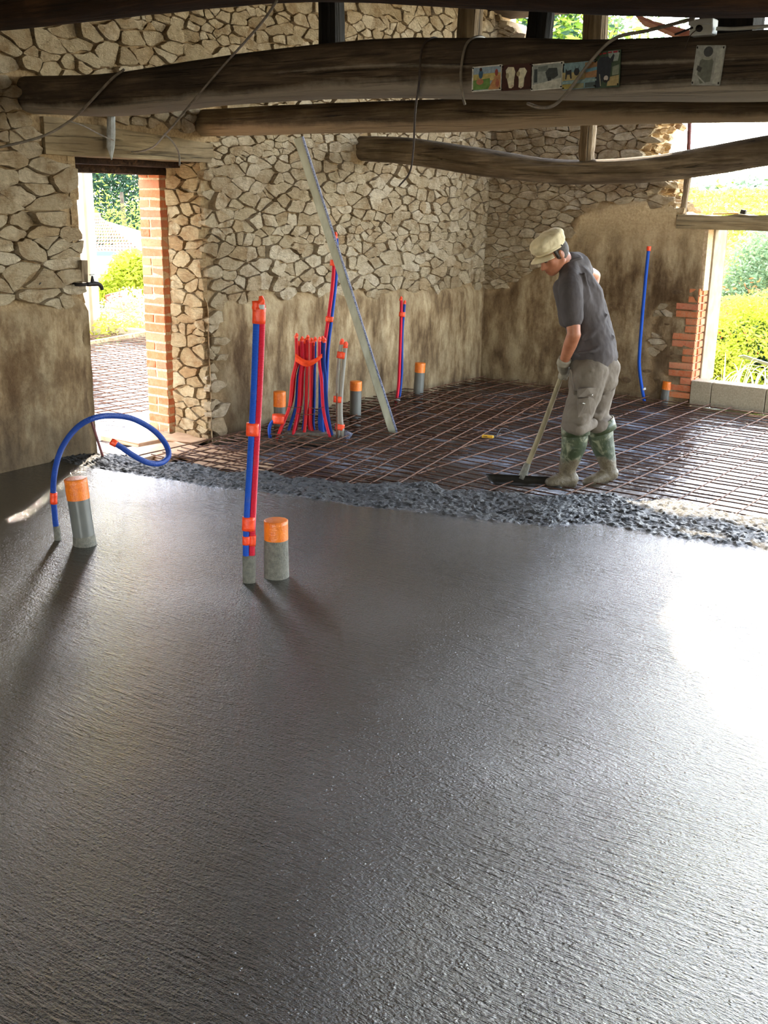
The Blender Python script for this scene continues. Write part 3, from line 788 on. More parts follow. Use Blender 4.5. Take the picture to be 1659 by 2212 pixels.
def plate(x0, y0, x1, y1, label, base, shapes, tilt=0, border=None):
    """pixel corners of the plate; shapes in unit square (0,0) top left"""
    a, b = ony(x0, y0, YP), ony(x1, y1, YP); wd, hh = b.x - a.x, a.z - b.z
    t = thing('picture_plate', label, 'picture', ((a.x + b.x) / 2, YP, b.z), 'enamel picture plates on the beam'); t.rotation_euler = (0, 0, 0)
    ct, st = math.cos(tilt), math.sin(tilt)
    def pl(u, v, d):
        x, z = (u - .5) * wd, (.5 - v) * hh
        return Vector(((a.x + b.x) / 2 + x * ct - z * st, YP - d - (.5 - v) * .0, (a.z + b.z) / 2 + x * st + z * ct))
    flat('plate', [(.02, 0), (.98, 0), (1, .03), (1, .97), (.98, 1), (.02, 1), (0, .97), (0, .03)], pl, .002, border or base, t, .004)
    e = .0 if not border else .05
    if border: flat('picture', [(e, e), (1 - e, e), (1 - e, 1 - e), (e, 1 - e)], pl, .0026, base, t, .001)
    for k, (nm, poly, m) in enumerate(shapes): flat(nm, [(min(1, max(0, x)), min(1, max(0, y))) for x, y in poly], pl, .0032 + k * .0003, m, t, .001)
    for u, v in ((.05, .06), (.95, .06), (.05, .94), (.95, .94)): flat('rivet', ell(u, v, .02, .03, 8), pl, .009, BLACK, t, .004)
CRM = paint(222, 216, 200)
plate(1021, 144, 1084, 195, 'leftmost picture plate, children playing on a green meadow', paint(150, 172, 190), [
    ('yellow_field', [(.05, .32), (.95, .3), (.95, .6), (.05, .6)], paint(206, 180, 96)), ('meadow', [(.05, .55), (.6, .5), (.62, .93), (.05, .93)], paint(112, 156, 70)),
    ('slide', [(.55, .95), (.75, .45), (.95, .38), (.95, .95)], paint(206, 140, 82)), ('child', ell(.3, .32, .07, .18), paint(56, 96, 130)), ('child', ell(.3, .14, .045, .07), paint(70, 40, 30)),
    ('child', ell(.82, .3, .05, .14), paint(170, 62, 52)), ('child', ell(.28, .62, .12, .12), paint(198, 120, 84)), ('child', ell(.68, .5, .07, .1), paint(222, 196, 120)), ('child', ell(.86, .72, .06, .16), paint(186, 96, 70))], .02, CRM)
plate(1085, 141, 1148, 193, 'picture plate of two cream cow faces on brown', paint(74, 34, 28), [
    ('cow_face', [(.14, .2), (.22, .08), (.4, .1), (.46, .3), (.42, .6), (.42, .82), (.34, .92), (.26, .9), (.2, .6)], paint(226, 214, 178)),
    ('cow_face', [(.54, .3), (.6, .16), (.76, .16), (.84, .3), (.76, .55), (.74, .88), (.66, .95), (.58, .9), (.58, .6)], paint(230, 218, 182)),
    ('eye_patch', ell(.2, .42, .05, .12), paint(176, 160, 120)), ('eye_patch', ell(.56, .38, .06, .1), paint(180, 160, 116)), ('muzzle', ell(.37, .84, .05, .05), paint(200, 170, 140)), ('muzzle', ell(.66, .9, .05, .04), paint(206, 176, 146))], .02)
plate(1149, 138, 1216, 192, 'picture plate with a white border and a grey street scene', paint(150, 156, 150), [
    ('doorway', [(.1, .2), (.2, .2), (.2, .7), (.1, .7)], paint(58, 68, 72)), ('house', [(.22, .12), (.52, .1), (.5, .3), (.22, .3)], paint(112, 120, 114)), ('pony_cart', [(.45, .35), (.55, .2), (.8, .22), (.84, .5), (.7, .62), (.5, .58)], paint(62, 68, 68)),
    ('wheel', ell(.58, .62, .06, .09), paint(48, 52, 54)), ('road', [(.05, .78), (.4, .72), (.94, .6), (.94, .94), (.05, .94)], paint(196, 192, 176))], .03, CRM)
plate(1217, 136, 1288, 190, 'picture plate of dark donkeys on sand in blue and yellow', paint(120, 152, 160), [
    ('sand', [(0, .35), (.66, .38), (.66, .66), (0, .66)], paint(178, 156, 96)), ('donkey', [(.1, .2), (.14, .3), (.26, .26), (.28, .6), (.24, .6), (.22, .44), (.14, .44), (.12, .62), (.09, .6)], paint(40, 44, 54)),
    ('donkey', ell(.42, .36, .08, .14), paint(38, 42, 50)), ('donkey_ear', [(.36, .12), (.4, .3), (.38, .3)], paint(38, 42, 50)), ('donkey_ear', [(.5, .12), (.46, .3), (.44, .3)], paint(38, 42, 50)),
    ('orange_hill', [(.66, .05), (1, .05), (1, .62), (.66, .62)], paint(166, 116, 72)), ('blue_stripe', [(.68, .3), (1, .24), (1, .36), (.68, .42)], paint(90, 142, 160)),
    ('lower_strip', [(0, .7), (1, .68), (1, .75), (0, .78)], paint(140, 172, 170)), ('lower_picture', [(.02, .8), (.3, .8), (.3, .98), (.02, .98)], paint(170, 150, 66)), ('lower_picture', [(.33, .8), (.64, .8), (.64, .98), (.33, .98)], paint(150, 146, 106)), ('lower_picture', [(.68, .8), (.98, .8), (.98, .98), (.68, .98)], paint(70, 84, 84))], .03)
plate(1289, 111, 1337, 188, 'tall picture plate of a black donkey head with a pale muzzle', paint(62, 84, 60), [
    ('sky', [(.5, .02), (.97, .02), (.9, .3), (.55, .3)], paint(150, 160, 150)), ('straw', [(.55, .72), (.97, .68), (.97, .96), (.5, .96)], paint(176, 150, 92)), ('foliage', [(.7, .45), (.96, .4), (.96, .66), (.7, .68)], paint(132, 138, 116)),
    ('donkey_head', [(.08, .3), (.2, .16), (.5, .16), (.66, .26), (.64, .5), (.6, .8), (.46, .88), (.3, .8), (.24, .98), (.04, .98), (.04, .6)], paint(40, 46, 56)),
    ('donkey_ear', [(.56, .26), (.72, .1), (.76, .14), (.7, .34)], paint(36, 42, 50)), ('muzzle', ell(.46, .74, .09, .07), paint(200, 186, 176)), ('nostril', ell(.44, .82, .08, .03), paint(40, 30, 34)),
    ('halter', [(.18, .62), (.21, .62), (.27, .94), (.24, .95)], paint(156, 152, 126)),
    ('red_lettering', [(.14, .07), (.24, .05), (.26, .09), (.16, .11)], paint(168, 40, 40)), ('red_lettering', [(.29, .05), (.44, .045), (.44, .09), (.3, .095)], paint(168, 40, 40)), ('red_lettering', [(.5, .04), (.66, .035), (.66, .075), (.5, .08)], paint(168, 44, 48)), ('red_lettering', [(.71, .03), (.9, .03), (.88, .08), (.72, .085)], paint(168, 40, 56))], .03)
plate(1503, 100, 1558, 183, 'faded grey portrait plate far right, under the junction box', paint(158, 156, 146), [
    ('figure', [(.2, .38), (.32, .3), (.56, .3), (.66, .4), (.64, .9), (.3, .96), (.16, .7)], paint(104, 106, 92)), ('collar', ell(.44, .33, .17, .04), paint(150, 148, 132)), ('head', ell(.44, .16, .16, .13), paint(62, 62, 64)),
    ('arm', [(.14, .5), (.3, .56), (.26, .68), (.12, .62)], paint(60, 58, 54)), ('staff', [(.08, .72), (.12, .7), (.52, .96), (.48, .98)], paint(170, 168, 158)), ('pale_strip', [(.74, .1), (.98, .06), (.96, .96), (.74, .96)], paint(176, 172, 160))], -.06)

# junction box with conduit
q = ony(1514, 58, YP); jb = thing('junction_box', 'grey plastic junction box on top of the squared beam, right', 'junction box', (q.x, YP, q.z - .05))
box('housing', (q.x, YP + .03, q.z), (.088, .06, .058), WHITEP, jb, bev=.004)
box('cover', (q.x, YP - .004, q.z + .017), (.094, .012, .022), WHITEP, jb, bev=.003)
V, F, _ = tube_geo([Vector((q.x - .004, YP - .012, q.z - .006)), Vector((q.x - .004, YP + .002, q.z - .006))], .012, 14); obj('knockout_hole_shade', V, F, BLACK, jb, label='round black disc standing for the shaded hole in the box')  # black disc stands for the shade inside the knockout
tube('conduit', [(q.x + .05, YP + .03, q.z - .006), (q.x + .15, YP + .03, q.z - .012), (q.x + .4, YP + .03, q.z - .008), (q.x + .9, YP + .03, q.z)], .007, WHITEP, jb)
tube('loose_wire', [(q.x - .004, YP - .01, q.z - .006), (q.x - .03, YP - .02, q.z - .03), (q.x - .05, YP - .012, q.z - .075)], .0018, WIRED, jb)
tube('nail', [(q.x - .1, YP + .0, q.z - .02), (q.x - .03, YP + .0, q.z - .0)], .004, BLACK, jb)

# cables hung over the beams
def cable(px, r, mat, label, cat='cable', sub=8):
    return tube('hanging_cable', [ony(x, y, Y) for x, y, Y in px], r, mat, None, 8, sub, label=label, cat=cat)
cable([(598, 2, 3.58), (560, 55, 3.7), (480, 145, 4.15), (420, 215, 4.2), (375, 270, 4.3), (355, 292, 4.5), (330, 318, 5.0), (290, 328, 5.1), (245, 322, 4.95)], .0055, WIRE, 'taut cable running from the top beam down to the door lintel')
cable([(268, 150, 4.22), (240, 172, 4.2), (190, 225, 4.2), (150, 262, 4.2), (90, 295, 4.1), (0, 318, 3.95), (-60, 330, 3.85)], .0075, WIRE, 'thick grey cable draped from the squared beam to the left edge')
cable([(150, 262, 4.2), (180, 272, 4.3), (215, 290, 4.5), (245, 303, 4.7)], .004, WIRE, 'short loose cable end beside the plaster drip')
cable([(355, 290, 4.6), (372, 305, 4.9), (386, 330, 5.1), (388, 358, 5.12)], .006, WIRE, 'short cable tail hanging at the right end of the door lintel')
cable([(960, 92, 4.5), (935, 82, 4.3), (912, 105, 4.2), (905, 180, 4.19), (897, 240, 4.5), (893, 320, 5.2), (885, 372, 5.6), (862, 402, 5.9)], .0055, WIRED, 'thin rusty wire looped over the squared beam, hanging low in mid-air')
cable([(1060, 90, 4.5), (1035, 79, 4.32), (1008, 95, 4.22), (996, 150, 4.19), (998, 200, 4.19), (1004, 225, 4.24)], .006, WIRE, 'wire loop over the squared beam left of the picture plates')
cable([(1500, 40, 4.1), (1400, 66, 4.15), (1330, 82, 4.19), (1280, 128, 4.17), (1225, 200, 4.16), (1195, 228, 4.2), (1165, 232, 4.3), (1140, 224, 4.4)], .007, WIRE, 'grey cable crossing the picture plates and hooking under the beam')
V, F, _ = tube_geo([onx(240, 250, WX + .1), onx(240, 290, WX + .06), onx(239, 318, WX + .06), onx(241, 345, WX + .08)], [.026, .028, .026, .003], 8)
obj('plaster_drip', V, F, simple('pale_blue_grey_plaster', rgb(186, 188, 186), rgb(158, 158, 152), 30, .9, bump=.6, bd=.006), None, False, label='pale pointed drip of plaster hanging over the door lintel', cat='plaster')

# ------------------------------------------------------------------ tap and bits by the doorway
tp = thing('water_tap', 'old black water tap on a short pipe at the doorway edge', 'tap', onx(185, 625, -5.75))
b0 = onx(176, 615, -5.78)
k = lambda dx, dz, dy=0: b0 + Vector((dx + dz * 0, dy, dz))
tube('supply_pipe', [k(-.06, 0, -.02), k(0, 0, -.01), k(.02, .002, .04)], .011, BLACK, tp)
tube('tap_body', [k(.02, .002, .03), k(.02, .003, .09), k(.02, -.002, .125), k(.02, -.02, .145), k(.02, -.04, .150)], [.013, .017, .014, .013, .012], BLACK, tp)
tube('bonnet', [k(.02, .01, .075), k(.02, .035, .075), k(.02, .055, .075)], [.016, .010, .006], BLACK, tp)
tube('tap_handle', [k(.02, .062, .055), k(.02, .062, .095)], .004, WHITEP, tp)
slab('wooden_block', onx(180, 562, -5.8), onx(181, 610, -5.8), .05, .03, WZ, up=(1, 0, 0), label='small upright wooden block wedged at the doorway edge above the tap', cat='block')
tube('iron_rod', [onx(197, 908, -5.72), onz(222, 986, 0)], .009, RUSTL, label='thin iron rod leaning at the left foot of the doorway', cat='rod')
hv, hf = box_geo(onx(88, 613, WX - .004), (.06, .085, .03), jit=.006, bev=.008); obj('wall_hole_shade', hv, hf, BLACK, wl, False)  # solid black block stands for the shade inside the hole
# plank outside the door
slab('plank', onz(150, 757, -.08) + Vector((0, 0, .05)), at(332, 717, 9.2), .16, .035, WPX, up=(.2, -.3, 1), label='long grey plank lying aslant outside the doorway', cat='board')

# ------------------------------------------------------------------ drain pipes with orange tape
def drain(bx, by, z0, tx, ty, rad, label, tape=.32, splash=0, cone=False, extra=None, d=None, d2=0):
    b = onz(bx, by, z0) + HD * rad * .6; dd = b.dot(HD); tp_ = at(tx, ty, dd + d2)
    ax = (tp_ - b); L = ax.length; u = ax.normalized(); b = b - u * .05
    t = thing('drain_pipe', label, 'pipe', b, 'grey drain stubs taped at the top')
    e = b + u * (L + .05)
    tube('pipe', [b, b.lerp(e, .3), b.lerp(e, .7), e], rad, PVC, t, 28)
    m = e - u * L * tape
    path = [m, m + u * .004] + [m.lerp(e, i / 5) for i in range(1, 5)] + [e, e + u * .002]
    V, F, UV = tube_geo(path, [rad + .0025] * 7 + [rad * .94], 28, cap=False, prof=lambda i, a: 1 + .012 * nz((a * 1.5, i * .7, bx), 1) + (.03 * nz((a, i, bx), 2) if i > 5 else 0))
    F.append(tuple(range(7 * 28, 8 * 28))); obj('tape_cap', V, F, TAPEO, t, True)
    if splash:
        V, F, UV = tube_geo([b, b + u * .05, b + u * (.05 + splash * .5), b + u * (.05 + splash)], [rad + .010, rad + .005, rad + .004, rad + .0012], 28, cap=False, prof=lambda i, a: 1 + .02 * nz((a * 2, i, 3), 1)); obj('cement_splash', V, F, SPLASH, t, True)
    return t
drain(180, 1180, 0, 163, 1034, .0535, 'taped grey drain pipe beside the blue hose arch, front left', .30, .05)
drain(596, 1250, 0, 596, 1124, .0535, 'drain pipe smeared with cement beside the tall red and blue pair', .33, .19)
drain(603, 935, -.1, 604, 846, .047, 'drain pipe with a second tape band, left of the fanned hoses', .36)
drain(767, 912, -.1, 769, 824, .048, 'dark grey drain pipe just right of the grey pair of tubes', .22)
drain(903, 862, -.1, 908, 784, .047, 'slightly tilted drain pipe nearest the far corner', .26)
drain(1438, 866, -.1, 1443, 824, .045, 'short drain pipe at the foot of the brick edge by the window', .42)

# ------------------------------------------------------------------ conduits
def bundle_pt(x, y, d): return at(x, y, d)
def wrap(name, a, b, ra, rb, mat, parent, n=20, sq=(1, 1), side=None):
    """tape band round a pair of tubes: flattened tube from a to b"""
    a, b = Vector(a), Vector(b); u = (b - a).normalized(); s = side if side is not None else R0; s = (s - u * s.dot(u)).normalized(); q = u.cross(s); V = []; m = 5
    for i in range(m):
        c = a.lerp(b, i / (m - 1))
        for k_ in range(n):
            an = 2 * pi * k_ / n; V.append(c + s * math.cos(an) * ra * (1 + .05 * nz((an, i, a.x), 2)) + q * math.sin(an) * rb)
    F = [(i * n + k_, i * n + (k_ + 1) % n, (i + 1) * n + (k_ + 1) % n, (i + 1) * n + k_) for i in range(m - 1) for k_ in range(n)]
    F += [tuple(range(n))[::-1], tuple(range((m - 1) * n, m * n))]
    return obj(name, V, F, mat, parent, True)
def knot(name, p, s, mat, parent):
    V, F, _ = tube_geo([p - Vector((0, 0, s)), p - Vector((0, 0, s * .3)), p + Vector((s * .3, 0, s * .4)), p + Vector((s * .1, 0, s * 1.1))], [s * .85, s * .8, s * .7, s * .35], 9, prof=lambda i, a: 1 + .45 * nz((a * 2, i, p.x * 9), 1))
    return obj(name, V, F, mat, parent, False)

# tall front pair
tt = thing('conduit_pair', 'tall blue and red corrugated tubes taped together, standing in the wet concrete', 'tubes', onz(538, 1258, 0))
D = onz(538, 1258, 0).dot(HD)
tube('blue_tube', [at(532, 1262, D), at(532, 1150, D), at(540, 1000, D), at(548, 850, D), at(553, 720, D), at(555, 660, D)], .0145, BLUE, tt, 16, 10)
tube('red_tube', [at(544, 1262, D + .01), at(545, 1150, D + .01), at(552, 1000, D + .01), at(560, 850, D + .01), at(565, 720, D + .01), at(566, 655, D + .01)], .0145, RED, tt, 16, 10)
for a, b, ra in (((559, 699), (560, 664), .0285), ((545, 941), (546, 914), .0285), ((536, 1146), (537, 1117), .0285)): wrap('tape', at(*a, D), at(*b, D), ra, .019, TAPE, tt)
wrap('tape', at(532, 1176, D), at(532, 1158, D), .018, .018, TAPE, tt); wrap('tape', at(545, 1178, D + .01), at(546, 1156, D + .01), .016, .016, TAPE, tt)
wrap('tape', at(554, 672, D), at(553, 650, D), .017, .017, TAPE, tt); wrap('white_label', at(565, 668, D - .012), at(565, 658, D - .012), .013, .008, WHITEP, tt)
knot('tape_knot', at(563, 652, D), .022, TAPE, tt); knot('tape_knot', at(550, 660, D), .014, TAPE, tt)
wrap('cement_splash', at(538, 1266, D), at(538, 1200, D), .030, .018, SPLASH, tt)

# blue arch, front left
D = onz(125, 1166, 0).dot(HD)
ha = thing('blue_hose', 'blue hose arching out of the concrete and looping in mid-air, front left', 'hose', onz(125, 1166, 0))
tube('hose', [at(125, 1172, D), at(119, 1120, D), at(115, 1060, D), at(120, 1010, D), at(135, 965, D), at(165, 925, D), at(200, 904, D), at(240, 898, D + .05), at(285, 904, D + .1), at(330, 928, D + .14), at(357, 958, D + .16), at(364, 984, D + .12), at(348, 1000, D + .05), at(322, 1000, D), at(290, 985, D - .02), at(262, 966, D - .02), at(246, 956, D - .02)], .0145, BLUES, ha, 14, 8)
wrap('end_tape', at(252, 960, D - .02), at(240, 953, D - .02), .018, .018, TAPE, ha); wrap('tape', at(116, 1088, D), at(116, 1064, D), .018, .018, TAPE, ha)
wrap('cement_splash', at(126, 1172, D), at(122, 1136, D), .017, .017, SPLASH, ha)

# hose at the back wall, right
D = onz(1393, 866, -.1).dot(HD)
hb = thing('blue_hose', 'upright blue hose against the back wall near the window', 'hose', onz(1393, 866, -.1))
tube('hose', [at(1392, 868, D), at(1387, 840, D), at(1382, 805, D), at(1381, 770, D), at(1386, 700, D), at(1393, 620, D), at(1401, 537, D)], .0155, BLUE, hb, 14, 8)
wrap('end_tape', at(1401, 542, D), at(1402, 532, D), .02, .02, TAPE, hb); wrap('cable_tie', at(1391, 842, D), at(1390, 838, D), .02, .02, WHITEP, hb)

# red and blue pair at left wall
D = onz(855, 872, -.1).dot(HD)
rbp = thing('conduit_pair', 'slim red and blue tubes rising against the left wall near the corner', 'tubes', onz(855, 872, -.1))
tube('red_tube', [at(848, 884, D), at(856, 866, D), at(861, 830, D), at(864, 760, D), at(866, 700, D), at(867, 648, D)], .0135, RED, rbp, 12, 8)
tube('blue_tube', [at(860, 868, D + .02), at(864, 850, D + .02), at(868, 800, D + .02), at(869, 720, D + .02), at(874, 655, D + .02)], .0125, BLUES, rbp, 12, 8)
wrap('tape', at(868, 684, D), at(869, 674, D), .028, .018, TAPE, rbp); knot('tape_knot', at(866, 645, D), .018, TAPE, rbp); knot('tape_knot', at(874, 653, D), .016, TAPE, rbp)
wrap('cable_tie', at(857, 867, D), at(859, 862, D), .026, .018, WHITEP, rbp)

# long pair behind the fan
D = 8.15
lp = thing('conduit_pair', 'longest red and blue tubes leaning up behind the straightedge', 'tubes', at(700, 925, D))
tube('red_tube', [at(690, 940, D), at(697, 860, D), at(700, 760, D), at(709, 690, D), at(718, 620, D), at(722, 560, D), at(724, 510, D)], .0135, RED, lp, 12, 8)
tube('blue_tube', [at(700, 940, D + .02), at(704, 860, D + .02), at(708, 760, D + .02), at(716, 690, D + .02), at(724, 620, D + .02), at(728, 560, D + .02), at(727, 515, D + .02)], .0135, BLUE, lp, 12, 8)
wrap('tape', at(711, 695, D), at(712, 684, D), .03, .018, TAPE, lp); wrap('tape', at(721, 574, D), at(722, 562, D), .03, .018, TAPE, lp); knot('tape_knot', at(724, 508, D), .02, TAPE, lp)

# fan of tubes
fan = [  # base x,y, bottom bow, top x, top y, colour
    (601, 950, 640, 728, 'r', 8.00), (634, 948, 652, 735, 'r', 8.02), (657, 952, 664, 732, 'r', 8.04), (639, 938, 658, 740, 'r', 8.1), (671, 935, 672, 738, 'r', 8.08),
    (711, 952, 690, 736, 'r', 7.98), (716, 950, 700, 738, 'b', 8.0), (690, 940, 692, 742, 'b', 8.1), (655, 940, 664, 745, 'b', 8.14), (622, 946, 650, 742, 'b', 8.12), (676, 938, 680, 736, 'b', 8.14), (696, 944, 696, 734, 'b', 8.06), (608, 935, 645, 745, 'r', 8.1), (665, 930, 676, 745, 'r', 8.12), (706, 946, 697, 742, 'b', 8.08)]
for i, (bx, by, tx, ty, c, D) in enumerate(fan):
    t = thing('heating_tube', None, 'tube', at(bx, by, D), 'fan of tied tubes rising from the mesh')
    nm = 'red' if c == 'r' else 'blue'
    t['label'] = ['red tube of the tied fan, its foot farthest left in the mesh', 'red tube of the fan whose foot stands third from the left, bowing gently', 'red tube at the front middle of the fan, foot bent to the right',
        'inner red tube of the fan rising behind the front left ones', 'red tube of the fan left of the blue ones, foot straight', 'red tube at the front right of the fan, foot bent far right', 'dark blue tube at the front right edge of the fan, beside the red one',
        'blue tube of the fan squeezed between the right-hand red tubes', 'blue tube seen behind the middle red tubes of the fan', 'blue tube rising behind the leftmost red tubes of the fan', 'blue tube in the gap at the centre of the fan',
        'blue tube just left of the outermost right pair of the fan', 'rear red tube behind the left foot of the fan', 'rear red tube behind the centre of the fan', 'rearmost blue tube at the right side of the fan'][i]
    bow = (bx - tx) * .12
    tube('tube', [at(bx + (6 if bx > 660 else -4), by + 2, D), at(bx - bow, by - 22, D), at(bx * .45 + tx * .55 - bow * .5, by - 70, D), at(tx + (bx - tx) * .22, by - 130, D), at(tx, (ty + by) / 2 - 60, D), at(tx, ty, D)], .0125, (REDO if c == 'r' else BLUES) if i % 2 == 0 else (RED if c == 'r' else BLUE), t, 12, 8)
    knot('end_tape', at(tx, ty - 3, D), .017, TAPE, t)
sp = [at(638, 772, 7.97), at(655, 783, 7.95), at(668, 785, 7.95), at(682, 779, 7.95), at(696, 768, 7.97)]
V = []; F = []
path = spline(sp, 5)
for i, p in enumerate(path):
    h = .03 - .016 * i / len(path) + .003 * nz((i, 0, 0), 1); V += [p + Vector((0, 0, h)), p - Vector((0, 0, h)), p - HD * .012 + Vector((0, 0, h * .2))]
for i in range(len(path) - 1): a = i * 3; F += [(a, a + 2, a + 5, a + 3), (a + 2, a + 1, a + 4, a + 5), (a, a + 3, a + 4, a + 1)]
obj('tape_tie', V, F, TAPE, None, False, label='orange tape strip tied round the fan of tubes', cat='tape')
for y, x0, x1 in ((878, 620, 655), (880, 668, 700), (893, 640, 690)):
    tube('tie_wire', [at(x0, y, 7.97), at((x0 + x1) / 2, y + 3, 7.95), at(x1, y - 1, 7.97)], .0025, RUST, label={878: 'thin tie wire across the red tubes, left half of the fan', 880: 'thin tie wire across the blue tubes, right half of the fan', 893: 'lowest thin tie wire across the fan of tubes'}[y], cat='wire')
box('tube_outlet', at(670, 948, 8.06), (.42, .16, .09), SPLASH, jit=.02, bev=.03, rot=Matrix.Rotation(YAW, 3, 'Z'), label='lump of pale rubble and cement where the fan of tubes comes out', cat='rubble')

# grey pair
D = 8.0
gp = thing('conduit_pair', 'pair of grey tubes banded with orange tape, left of the straightedge', 'tubes', at(738, 945, D))
tube('grey_tube', [at(733, 940, D), at(729, 880, D), at(730, 820, D), at(734, 760, D), at(737, 742, D)], .0145, GREYT, gp, 14, 8)
tube('grey_tube', [at(742, 945, D), at(736, 900, D), at(737, 850, D), at(741, 800, D), at(746, 750, D)], .0165, GREYT, gp, 14, 8)
for a, b in (((737, 774), (739, 760)), ((730, 869), (731, 856)), ((733, 928), (735, 916))): wrap('tape', at(*a, D), at(*b, D), .036, .022, TAPE, gp)
knot('tape_knot', at(738, 738, D), .02, TAPE, gp); knot('tape_knot', at(746, 745, D), .022, TAPE, gp)
tube('steel_pin', [at(727, 950, D - .03), at(728, 850, D - .03)], .005, RUST, gp)
V, F = box_geo(at(747, 945, D - .02), (.07, .02, .1), Matrix.Rotation(.4, 3, 'Y'), .015); obj('crumpled_film', V, F, FOIL, gp, False)

# blue stub beside first drain of the fan
D = 8.0
tube('hose_stub', [at(584, 950, D), at(582, 925, D), at(590, 910, D), at(607, 906, D + .02)], .0135, BLUE, None, 12, label='short blue tube curving round the drain pipe left of the fan', cat='hose')
wrap('tape_band', at(602, 913, 8.02), at(603, 896, 8.02), .053, .053, TAPE, None).__setitem__('label', 'orange tape band round the drain pipe left of the fan')
bpy.data.objects['tape_band']['category'] = 'tape'

# ------------------------------------------------------------------ leaning straightedge
a = onz(852, 946, -.1); b = ony(643, 292, 5.95) + Vector((0, 0, .0))
b = Vector((b.x, 5.955, b.z)); b = ony(643, 297, 5.95)
se = thing('straightedge', 'long dusty aluminium straightedge leaning from the mesh up to the pole beam', 'straightedge', a)
u = (b - a).normalized(); sd = R0; sd = (sd - u * sd.dot(u)).normalized(); nn = u.cross(sd)
rot = Matrix((sd, nn, u)).transposed()
mid = (a + b) / 2; L = (b - a).length
box('profile', mid, (.058, .022, L), ALU, se, rot, bev=.003)
box('silver_edge', mid + sd * .034, (.012, .026, L * .998), FOIL, se, rot, jit=.0015, bev=0)
box('end_cap', a + u * .004, (.060, .024, .012), WHITEP, se, rot)

# small yellow tool
p = onz(1052, 943, -.04); yt = thing('folding_tool', 'small yellow handled tool lying on the mesh behind the tool blade', 'tool', p)
slab('handle', onz(1041, 942, -.04), onz(1066, 944, -.04), .03, .02, simple('yellow_plastic', rgb(232, 176, 40), rgb(214, 156, 30), 20, .5), yt, bev=.004)
slab('blade', onz(1066, 944, -.04), onz(1082, 936, -.04), .012, .006, BLACK, yt)
tube('bent_wire', [onz(1070, 945, -.03), onz(1085, 925, .02), onz(1110, 936, -.03)], .004, BLACK, label='short bent black wire sticking up behind the yellow tool', cat='wire')

# ------------------------------------------------------------------ the worker
def blobs(name, segs, mat, parent, vox=.009, smooth=6, disp=None, extra=None, **kw):
    """segs: list of point chains [(p, r), (p, r), ...] or ('e', centre, axes(3 vectors)) ; one continuous surface"""
    V, F = [], []
    def add(v, f):
        b = len(V); V.extend(v); F.extend([tuple(i + b for i in q) for q in f])
    for s in segs:
        if s[0] == 'e':
            bm = bmesh.new(); bmesh.ops.create_icosphere(bm, subdivisions=3, radius=1); A = s[2]
            add([s[1] + A[0] * v.co.x + A[1] * v.co.y + A[2] * v.co.z for v in bm.verts], [tuple(v.index for v in f.verts) for f in bm.faces]); bm.free(); continue
        pts = [Vector(p) for p, r in s]; rs = [r for p, r in s]
        if len(pts) > 2:
            pth = spline(pts, 6); rr = list(np.interp(np.linspace(0, len(rs) - 1, len(pth)), range(len(rs)), rs))
        else: pth = [pts[0].lerp(pts[1], i / 6) for i in range(7)]; rr = list(np.linspace(rs[0], rs[1], 7))
        t0 = (pth[1] - pth[0]).normalized(); t1 = (pth[-1] - pth[-2]).normalized()
        caps = [(.98, .2), (.8, .6), (.45, .9)]
        P2 = [pth[0] - t0 * rr[0] * c for _, c in [(0, .9), (0, .6), (0, .25)]] + pth + [pth[-1] + t1 * rr[-1] * c for c in (.25, .6, .9)]
        R2 = [rr[0] * .44, rr[0] * .8, rr[0] * .97] + rr + [rr[-1] * .97, rr[-1] * .8, rr[-1] * .44]
        v, f, _ = tube_geo(P2, R2, 16); add(v, f)
    o = obj(name, V, F, mat, parent, True, **kw)
    m = o.modifiers.new('remesh', 'REMESH'); m.mode = 'VOXEL'; m.voxel_size = vox; m.use_smooth_shade = True
    m = o.modifiers.new('smooth', 'SMOOTH'); m.factor = .5; m.iterations = smooth
    if disp:
        tx = bpy.data.textures.new(name + '_folds', 'CLOUDS'); tx.noise_scale = disp[1]; tx.noise_depth = 2
        m = o.modifiers.new('folds', 'DISPLACE'); m.texture = tx; m.strength = disp[0]; m.mid_level = .5; m.texture_coords = 'LOCAL'
    return o

def cloth(name, c1, c2, wr=14, sc=(1, 1, 1), dirt=None):
    t = NT(name); v = t.coord('Object', sc); f = t.noise(v, 7, 4, .6, .5)
    c = t.ramp(f, [(.35, c1), (.65, c2)])
    if dirt: c = t.mix(t.mrange(t.noise(t.coord('Object'), 16, 6, .75), .60, .72, 0, .7), c, dirt)
    h = t.math('ADD', t.math('MULTIPLY', t.noise(v, wr, 3, .5, .4), 1.0), t.math('MULTIPLY', t.noise(v, 220, 2, .5), .03))
    t.bump(h, .5, .016); return t.fin(c, .85, spec=.2)
SHIRT = cloth('dark_grey_cotton', rgb(70, 63, 61), rgb(84, 76, 73), 9, (1.2, 1.2, .7))
TROU = cloth('grey_work_cloth', rgb(98, 86, 74), rgb(114, 102, 88), 12)
CAPM = cloth('beige_cap_cloth', rgb(214, 196, 158), rgb(196, 178, 142), 16)
SKIN = simple('tanned_skin', rgb(176, 114, 82), rgb(158, 98, 68), 18, .5, bump=.15, spec=.35)
GLOVE = cloth('dusty_work_glove', rgb(150, 138, 118), rgb(124, 112, 94), 26)
HAIR = simple('dark_brown_hair', rgb(48, 38, 30), rgb(76, 64, 52), 120, .7, bump=.8, bd=.003)
